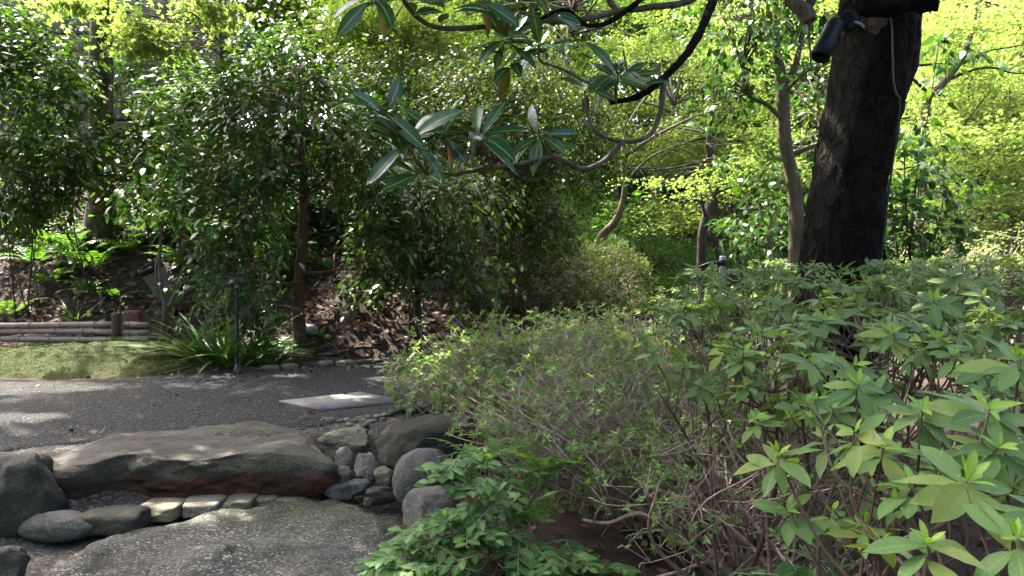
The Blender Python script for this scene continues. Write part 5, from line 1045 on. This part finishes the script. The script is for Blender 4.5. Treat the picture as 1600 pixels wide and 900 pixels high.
def azalea(label, region, nros, seed, size, singles, hero=(), low=.35, stems=14, dz=0.):
    """region: plan polygon as list of (x, y)"""
    r = R_(seed); poly = np.array(region); mn, mx_ = poly.min(0), poly.max(0)
    def inside(p):
        x, y = p; c = False; j = len(poly) - 1
        for i in range(len(poly)):
            if (poly[i][1] > y) != (poly[j][1] > y) and x < (poly[j][0] - poly[i][0]) * (y - poly[i][1]) / (poly[j][1] - poly[i][1]) + poly[i][0]: c = not c
            j = i
        return c
    cen = poly.mean(0); f = np.array([cen[0], cen[1], float(H(*cen)[0]) - .03]); root = tag(empty('azalea_bush', f), label, 'azalea', 'broad-leaved azaleas')
    R = []; tips = []
    for (px, py, d, s) in hero:
        c = at(px, py, d); ax = unit(np.array([r.uniform(-.35, .1), r.uniform(-.75, -.25), 1.])); tips.append(c); R.append((c, rosette(c, ax, s, r, 9, 5)))
    while len(tips) < nros:
        p = r.uniform(mn, mx_)
        if not inside(p): continue
        depth = r.uniform(0, 1) ** 1.8 * low - dz; z = float(az_top(p[0], p[1])[0]) - depth; c = np.array([p[0], p[1], z])
        if any(np.linalg.norm(c - at(h[0], h[1], h[2])) < .09 for h in hero): continue
        # nothing right in front of the lens
        if np.linalg.norm(c - CAM) < .85: continue
        ax = unit(np.array([r.normal() * .4, r.normal() * .35 - .25, 1.])); tips.append(c); R.append((c, rosette(c, ax, size * r.uniform(.75, 1.2), r, int(r.integers(6, 9)), int(r.integers(2, 5)))))
    order = sorted(range(len(R)), key=lambda i: np.linalg.norm(R[i][0] - CAM) + (0 if i < len(hero) else .15)); ns = 0; rest = []
    for i in order:
        for (p, d, up, s, y) in R[i][1]:
            if ns < singles and not y: place_leaf(AZM_OLD, root, p, d, up, s, ns, off=f); ns += 1
            elif ns < singles and y: place_leaf(AZM_YNG, root, p, d, up, s, ns, 'young_leaf', off=f)
            else: rest.append((p, d, up, s, y))
    if rest:
        P, D, U, S, Y = [np.array(q) for q in zip(*rest)]; tp = tpl_mid(.18, .05, .15); V, T, M = scatter(tp, P, D, U, S); rn = np.clip(r.uniform(0, .75, len(P)) + .3 * Y, 0, 1)
        tag(obj('foliage', mesh('foliage', V - f, T, M_AZ, np.repeat(rn, len(tp[0])), M, smooth=True), root), kind='stuff')
    G = Geo(); roots = [np.array([*(cen + (np.array(q) - cen) * .55), 0]) for q in poly] + [np.array([*cen, 0])]
    for q in roots: q[2] = float(H(q[0], q[1])[0]) - .02
    hubs = []
    for i in range(stems):
        b = roots[i % len(roots)] + np.array([r.normal() * .06, r.normal() * .06, 0]); e = np.array(tips[r.integers(len(tips))]) - np.array([0, 0, .12])
        V, T, P = limb([b, b * .6 + e * .4 + np.array([r.normal() * .05, r.normal() * .05, .1]), e], .010 * r.uniform(.7, 1.3), .004, 6, 16, .03, i); G.add(V, T); hubs.append(P[5:])
    hubs = np.concatenate(hubs)
    for c in tips:
        q = hubs - (c - np.array([0, 0, .18])); j = np.argmin((q ** 2).sum(1) + 3 * np.maximum(q[:, 2], 0)); s = hubs[j]
        V, T, P = limb([s, (s + c) / 2 + np.array([r.normal() * .03, r.normal() * .03, -.04]), c], .0042, .0022, 5, 9, .012, j); G.add(V, T)
    tag(obj('stems', G.mesh('stems', M_BARK_STEM, f), root), kind='stuff'); return root
H1 = [(1510, 752, 1.12, .095), (1215, 712, 1.62, .095), (1440, 640, 1.5, .095), (1545, 640, 1.35, .1), (1340, 600, 1.75, .09), (1240, 800, 1.6, .0) , (1590, 560, 1.6, .1), (1380, 700, 1.5, .1), (1450, 850, .98, .07), (1590, 840, .98, .075), (1300, 640, 1.9, .085), (1560, 700, 1.3, .08)]
H1 = [h for h in H1 if h[3] > 0]
azalea('nearest broad-leaved azalea bush in the lower right corner', [(.48, 1.05), (.72, .85), (1.3, .9), (1.7, 1.3), (1.75, 2.0), (1.0, 2.05), (.62, 1.8)], 96, 501, .074, 300, H1, low=.3)
H2 = [(1130, 548, 2.5, .085), (1065, 487, 2.9, .085), (1170, 600, 2.3, .08), (1020, 550, 2.8, .07), (1395, 520, 2.2, .085), (1290, 500, 2.6, .08)]
azalea('broad-leaved azalea bush reaching left in front of the large trunk', [(.62, 2.2), (.9, 2.05), (1.65, 2.05), (1.5, 3.3), (.95, 3.5), (.6, 3.0)], 150, 502, .08, 300, H2, low=.34)
azalea('broad-leaved azalea bush at the right edge with sunlit leaves', [(1.75, 1.6), (2.3, 2.2), (3.0, 3.2), (2.6, 3.7), (1.6, 3.3), (1.7, 2.0)], 170, 503, .08, 300, [(1490, 432, 3.1, .09), (1460, 470, 2.7, .09), (1540, 580, 2.0, .085)], low=.3)
azalea('broad-leaved azalea bush right in front of the large trunk foot', [(.9, 3.5), (1.6, 3.3), (2.3, 3.5), (2.5, 4.7), (1.7, 4.75), (.9, 4.5)], 200, 504, .075, 120, low=.25)
azalea('far broad-leaved azalea bush right of the large trunk', [(2.4, 3.7), (3.3, 3.6), (4.6, 5.6), (4.2, 7.2), (2.7, 6.6), (2.6, 5.0)], 400, 505, .06, 0, low=.25)
azalea('far broad-leaved azalea bush left of the large trunk', [(.85, 4.6), (1.6, 4.8), (1.75, 6.0), (2.4, 7.0), (2.2, 7.9), (1.3, 7.0)], 260, 506, .055, 0, low=.3, dz=-.3)
azalea('farthest broad-leaved azalea bush below the brown forked tree', [(2.2, 7.2), (3.0, 6.8), (4.0, 7.4), (5.8, 8.4), (4.5, 8.8), (2.6, 8.4)], 260, 507, .058, 0, low=.3)

# ------------------------------------------------------------------ fine-leaved sparse azalea in the middle
def fine_azalea(label, roots, centre, R, n, seed, nleaf=7, size=.026, dens=4, bare=.35):
    r = R_(seed); f = np.array(roots[0], float); f[2] = float(H(f[0], f[1])[0]) - .03; root = tag(empty('fine_azalea', f), label, 'azalea', 'fine-leaved azaleas'); G = Geo(); tips = []; axs = []
    for i in range(n):
        b = np.array(roots[i % len(roots)], float) + np.array([r.normal() * .05, r.normal() * .05, 0]); b[2] = float(H(b[0], b[1])[0]) - .02
        d = unit(np.array([r.normal(), r.normal(), abs(r.normal()) * .9 + .12])); e = centre + d * R * r.uniform(.72, 1.02)
        e[2] = max(e[2], float(H(e[0], e[1])[0]) + .1)
        m = b * .5 + e * .5 + np.array([r.normal() * .1, r.normal() * .1, .10 * r.uniform(-.3, 1)]); thick = r.uniform(.0035, .009) if i > 10 else r.uniform(.010, .016)
        V, T, P = limb([b, m, e], thick, .0022, 5, 18, .06, i); G.add(V, T, r.uniform(0, 1))
        for z in range(dens):
            i0 = int(r.integers(6, 17)); dd = unit(P[min(i0 + 1, 17)] - P[i0 - 1] + r.normal(size=3) * .75 + np.array([0, 0, .25])); L = r.uniform(.08, .26); e2 = P[i0] + dd * L
            V, T, Q = limb([P[i0], (P[i0] + e2) / 2 + r.normal(size=3) * .02, e2], .0028, .0014, 4, 6); G.add(V, T); 
            if r.uniform() > bare and np.linalg.norm((e2 - centre) / R) > .55: tips.append(e2); axs.append(dd)
            for z2 in range(2):
                d3 = unit(dd + r.normal(size=3) * .8 + np.array([0, 0, .3])); e3 = Q[3] + d3 * L * .6; V, T, _ = limb([Q[3], e3], .0018, .001, 3, 3); G.add(V, T)
                if r.uniform() > bare and np.linalg.norm((e3 - centre) / R) > .55: tips.append(e3); axs.append(d3)
        tips.append(e); axs.append(unit(P[-1] - P[-3]))
    tag(obj('stems', G.mesh('stems', M_BARK_TWIG, f), root), kind='stuff')
    c = np.array(tips); a = unit(np.array(axs) + np.array([0, 0, .6])); N = len(c); s1 = unit(np.cross(a, [.3, .2, .9])); s2 = np.cross(a, s1); az = r.uniform(0, 6.28, (N, 1)) + np.arange(nleaf)[None] * 2.4
    el = r.uniform(-.2, .7, (N, nleaf)); D = (np.cos(az) * np.cos(el))[..., None] * s1[:, None] + (np.sin(az) * np.cos(el))[..., None] * s2[:, None] + np.sin(el)[..., None] * a[:, None]
    P = np.repeat(c, nleaf, 0) - np.repeat(a, nleaf, 0) * r.uniform(0, .02, (N * nleaf, 1)); D = D.reshape(-1, 3); tp = tpl_far(.2, .05, .1); V, T, M = scatter(tp, P, D, np.repeat(a, nleaf, 0) + .2 * r.normal(size=(N * nleaf, 3)), size * r.uniform(.6, 1.3, N * nleaf))
    rn = np.clip(np.repeat(r.uniform(0, .7, N), nleaf) + .3 * r.uniform(0, 1, N * nleaf), 0, 1); tag(obj('foliage', mesh('foliage', V - f, T, M_AZF, np.repeat(rn, 4), M, smooth=False), root), kind='stuff'); return root
def G3(px, py, z): q = gnd(px, py, z); return (q[0], q[1])
rts = [np.array([*G3(1090, 850, -.2), 0]), np.array([*G3(1160, 850, -.2), 0]), np.array([*G3(1020, 830, -.2), 0]), np.array([*G3(1000, 770, -.18), 0])]
fine_azalea('sparse twiggy azalea spreading over the path edge in the middle', rts, np.array([.62, 4.15, .16]), np.array([1.02, 1.15, .55]), 340, 601, dens=4, bare=.3, size=.034)
fine_azalea('twiggy azalea behind, reaching left over the asphalt path', [np.array([.35, 5.4, 0]), np.array([.7, 5.5, 0]), np.array([.1, 5.2, 0])], np.array([.2, 5.5, .22]), np.array([1.25, .95, .56]), 280, 602, dens=4, bare=.12, size=.036, nleaf=8)
fine_azalea('low twiggy azalea under the broad leaves on the right', [np.array([.95, 3.1, 0]), np.array([1.2, 3.3, 0])], np.array([.95, 3.0, .2]), np.array([.6, .6, .5]), 90, 603, dens=4, bare=.3)
fine_azalea('small twiggy azalea beyond the path azaleas below the clipped mounds', [np.array([.9, 7.2, 0]), np.array([1.5, 7.6, 0])], np.array([1.0, 7.2, .25]), np.array([1.1, .9, .5]), 150, 604, dens=4, bare=.3, size=.032)
# long bare stems arching out of the soil
r = R_(66)
for lb, L, ra in (('long bare pale stem arching from the soil up to the left', [at(1215, 905, 2.9), at(1170, 850, 3.0), at(1100, 795, 3.1), at(1030, 765, 3.2), at(985, 745, 3.3)], .011), ('crooked bare branch lying low above the dark soil', [at(1090, 865, 3.3), at(1040, 825, 3.3), at(995, 803, 3.3), at(950, 813, 3.35), at(908, 806, 3.4)], .014),
                  ('slender bare stem rising behind the arching pale stem', [at(1230, 880, 2.8), at(1180, 820, 2.9), at(1140, 770, 2.95), at(1130, 720, 3.0)], .008), ('thick bare stem running left along the ground at the bottom', [at(1160, 885, 3.1), at(1110, 877, 3.05), at(1060, 890, 2.95), at(1000, 905, 2.9)], .010)):
    V, T, P = limb(L, ra, ra * .45, 9, 40, .02, 3); c0 = np.array(L[0]); root = tag(empty('bare_stem', c0), lb, 'stem'); obj('stem', mesh('stem', V - c0, T, M_BARK_TWIG), root)
    for z in range(4):
        i0 = int(r.integers(8, 36)); e = P[i0] + np.array([r.normal() * .15, r.normal() * .1, r.normal() * .12]); V, T, _ = limb([P[i0], (P[i0] + e) / 2 + r.normal(size=3) * .03, e], ra * .35, .0015, 5, 8); obj('twig', mesh('twig', V - c0, T, M_BARK_TWIG), root)

# ------------------------------------------------------------------ fresh green shrub at the bottom middle
SHL = [mesh('leaf', a[0], a[1], M_SHO, mid=a[2]) for a in [tpl_near(.24 + .02 * i, .04, .12 + .05 * i, .45, n=7) for i in range(4)]]
def fresh(label, sprays, f, seed, singles, size=.057, per=11):
    r = R_(seed); root = tag(empty('leafy_shrub', f), label, 'shrub', 'fresh green shrubs'); G = Geo(); ns = 0; rest = []
    for (c, d, L) in sprays:
        d = unit(d); s = f + np.array([r.normal() * .1, r.normal() * .1, 0]); a = c - d * L * .5; b = c + d * L * .5 - np.array([0, 0, .03]); V, T, P = limb([s, (s + a) / 2 + np.array([0, 0, .06]), a, c, b], .004, .0015, 5, 20, .012, ns); G.add(V, T)
        sd = unit(np.cross(d, [0, 0, 1.]))
        for i in range(per):
            u = i / (per - 1); p = P[10 + int(u * 9)]; sg = 1 if i % 2 else -1; dd = sd * sg * (1.0 if i < per - 1 else .1) + d * (.55 + .5 * u) + np.array([0, 0, r.uniform(-.3, .12)]) + .12 * r.normal(size=3); up = np.array([0, -.25, 1.]) + .22 * r.normal(size=3); sz = size * r.uniform(.75, 1.2) * (.8 + .5 * math.sin(u * 3.1))
            if ns < singles: place_leaf(SHL, root, p, dd, up, sz, ns, off=f); ns += 1
            else: rest.append((p, dd, up, sz))
    if rest:
        P, D, U, S = [np.array(q) for q in zip(*rest)]; tp = tpl_mid(.26, .04, .15); V, T, M = scatter(tp, P, D, U, S); tag(obj('foliage', mesh('foliage', V - f, T, M_SH, np.repeat(r.uniform(0, 1, len(P)), len(tp[0])), M), root), kind='stuff')
    tag(obj('stems', G.mesh('stems', M_BARK_TWIG, f), root), kind='stuff')
r = R_(71); f1 = np.array([*gnd(770, 900, -.27)[:2], -.3]); sp = []
for (px, py, d) in [(690, 735, 3.15), (735, 755, 3.1), (760, 790, 3.1), (720, 810, 3.05), (665, 815, 3.0), (640, 850, 2.95), (690, 850, 2.95), (640, 885, 2.85), (700, 885, 2.85), (760, 830, 3.0), (800, 850, 3.05), (820, 880, 3.0), (800, 800, 3.2), (850, 860, 3.1), (860, 890, 3.0), (910, 880, 3.1), (940, 890, 3.1), (780, 760, 3.3), (820, 740, 3.5), (750, 720, 3.3), (615, 880, 2.85), (660, 900, 2.8), (730, 850, 3.0), (880, 860, 3.2), (740, 905, 2.9)]:
    for q in range(4):
        dd = np.array([(px - 770) / 160 + r.normal() * .5, -.6 + r.normal() * .4, r.uniform(-.25, .35)]); sp.append((at(px + r.uniform(-18, 18), py + r.uniform(-14, 14), d + r.uniform(-.08, .12)), dd, r.uniform(.16, .26)))
fresh('fresh green leafy shrub spilling over the lower slab at the bottom', sp, f1, 72, 300)
f2 = np.array([*gnd(1260, 900, -.2)[:2], -.22]); sp = [(at(px, py, d), np.array([r.normal(), -.5, .1]), .16) for px, py, d in ((1240, 885, 2.6), (1275, 895, 2.55), (1215, 900, 2.5), (1180, 900, 2.6), (1300, 880, 2.7))]
fresh('small leafy seedling on the soil at the bottom right', sp, f2, 73, 60, size=.05)
for i, (px, py, d, s, lb) in enumerate([(745, 712, 3.45, .24, 'small fern beside the smooth grey boulder'), (850, 725, 3.45, .26, 'fern under the sparse azalea in the middle'), (815, 790, 3.2, .2, 'fern above the fresh green leafy shrub')]):
    p = at(px, py, d); p[2] -= .05; fern(lb, p, s, 8, 480 + i, 'ferns by the boulders')
# dry pine needles caught between the left boulders
p = at(58, 760, 4.35); root = tag(empty('dry_grass', p), 'dry reddish tuft caught beside the long step boulder', 'dry tuft'); r = R_(81); G = Geo()
for i in range(26):
    e = np.array([r.normal() * .035, -abs(r.normal() * .05), -r.uniform(.06, .17)]); V, T, _ = limb([np.array([r.normal() * .012, 0, .02]), e * .5 + np.array([0, -.03, .0]), e], .002, .001, 4, 7); G.add(V, T)
obj('needles', G.mesh('needles', mat_plain('dry_needle', (.22, .12, .09), .7)), root)['kind'] = 'stuff'

# single large fallen leaves lying on the soil
for i, (px, py, z, sz, az, col, lb) in enumerate([(1228, 846, -.2, .13, .5, (.30, .17, .13), 'large pinkish fallen leaf on the soil below the azalea'), (1293, 832, -.2, .06, 2.2, (.36, .27, .13), 'small tan fallen leaf right of the pinkish one'), (1130, 800, -.2, .08, 1.2, (.24, .12, .08), 'reddish fallen leaf beside the bare azalea stems'), (652, 684, .07, .04, .9, (.4, .36, .25), 'small pale fallen leaf on top of the dark boulder')]):
    p = gnd(px, py, z); zz = max(float(H(p[0], p[1])[0]) + .02, z if z > 0 else -9); a = tpl_near(.27, .1, -.1, .5, .01, .3, n=8)
    o = obj('fallen_leaf', mesh('fallen_leaf', a[0] * sz, a[1], mat_leaf('leaf_fallen_%d' % i, [col, tuple(c * 1.2 for c in col)], rough=.7, trans=.1, spec=.2, objrand=True), mid=a[2]), loc=(p[0], p[1], zz)); o.rotation_euler = (.1, -.1, az); tag(o, lb, 'leaf')
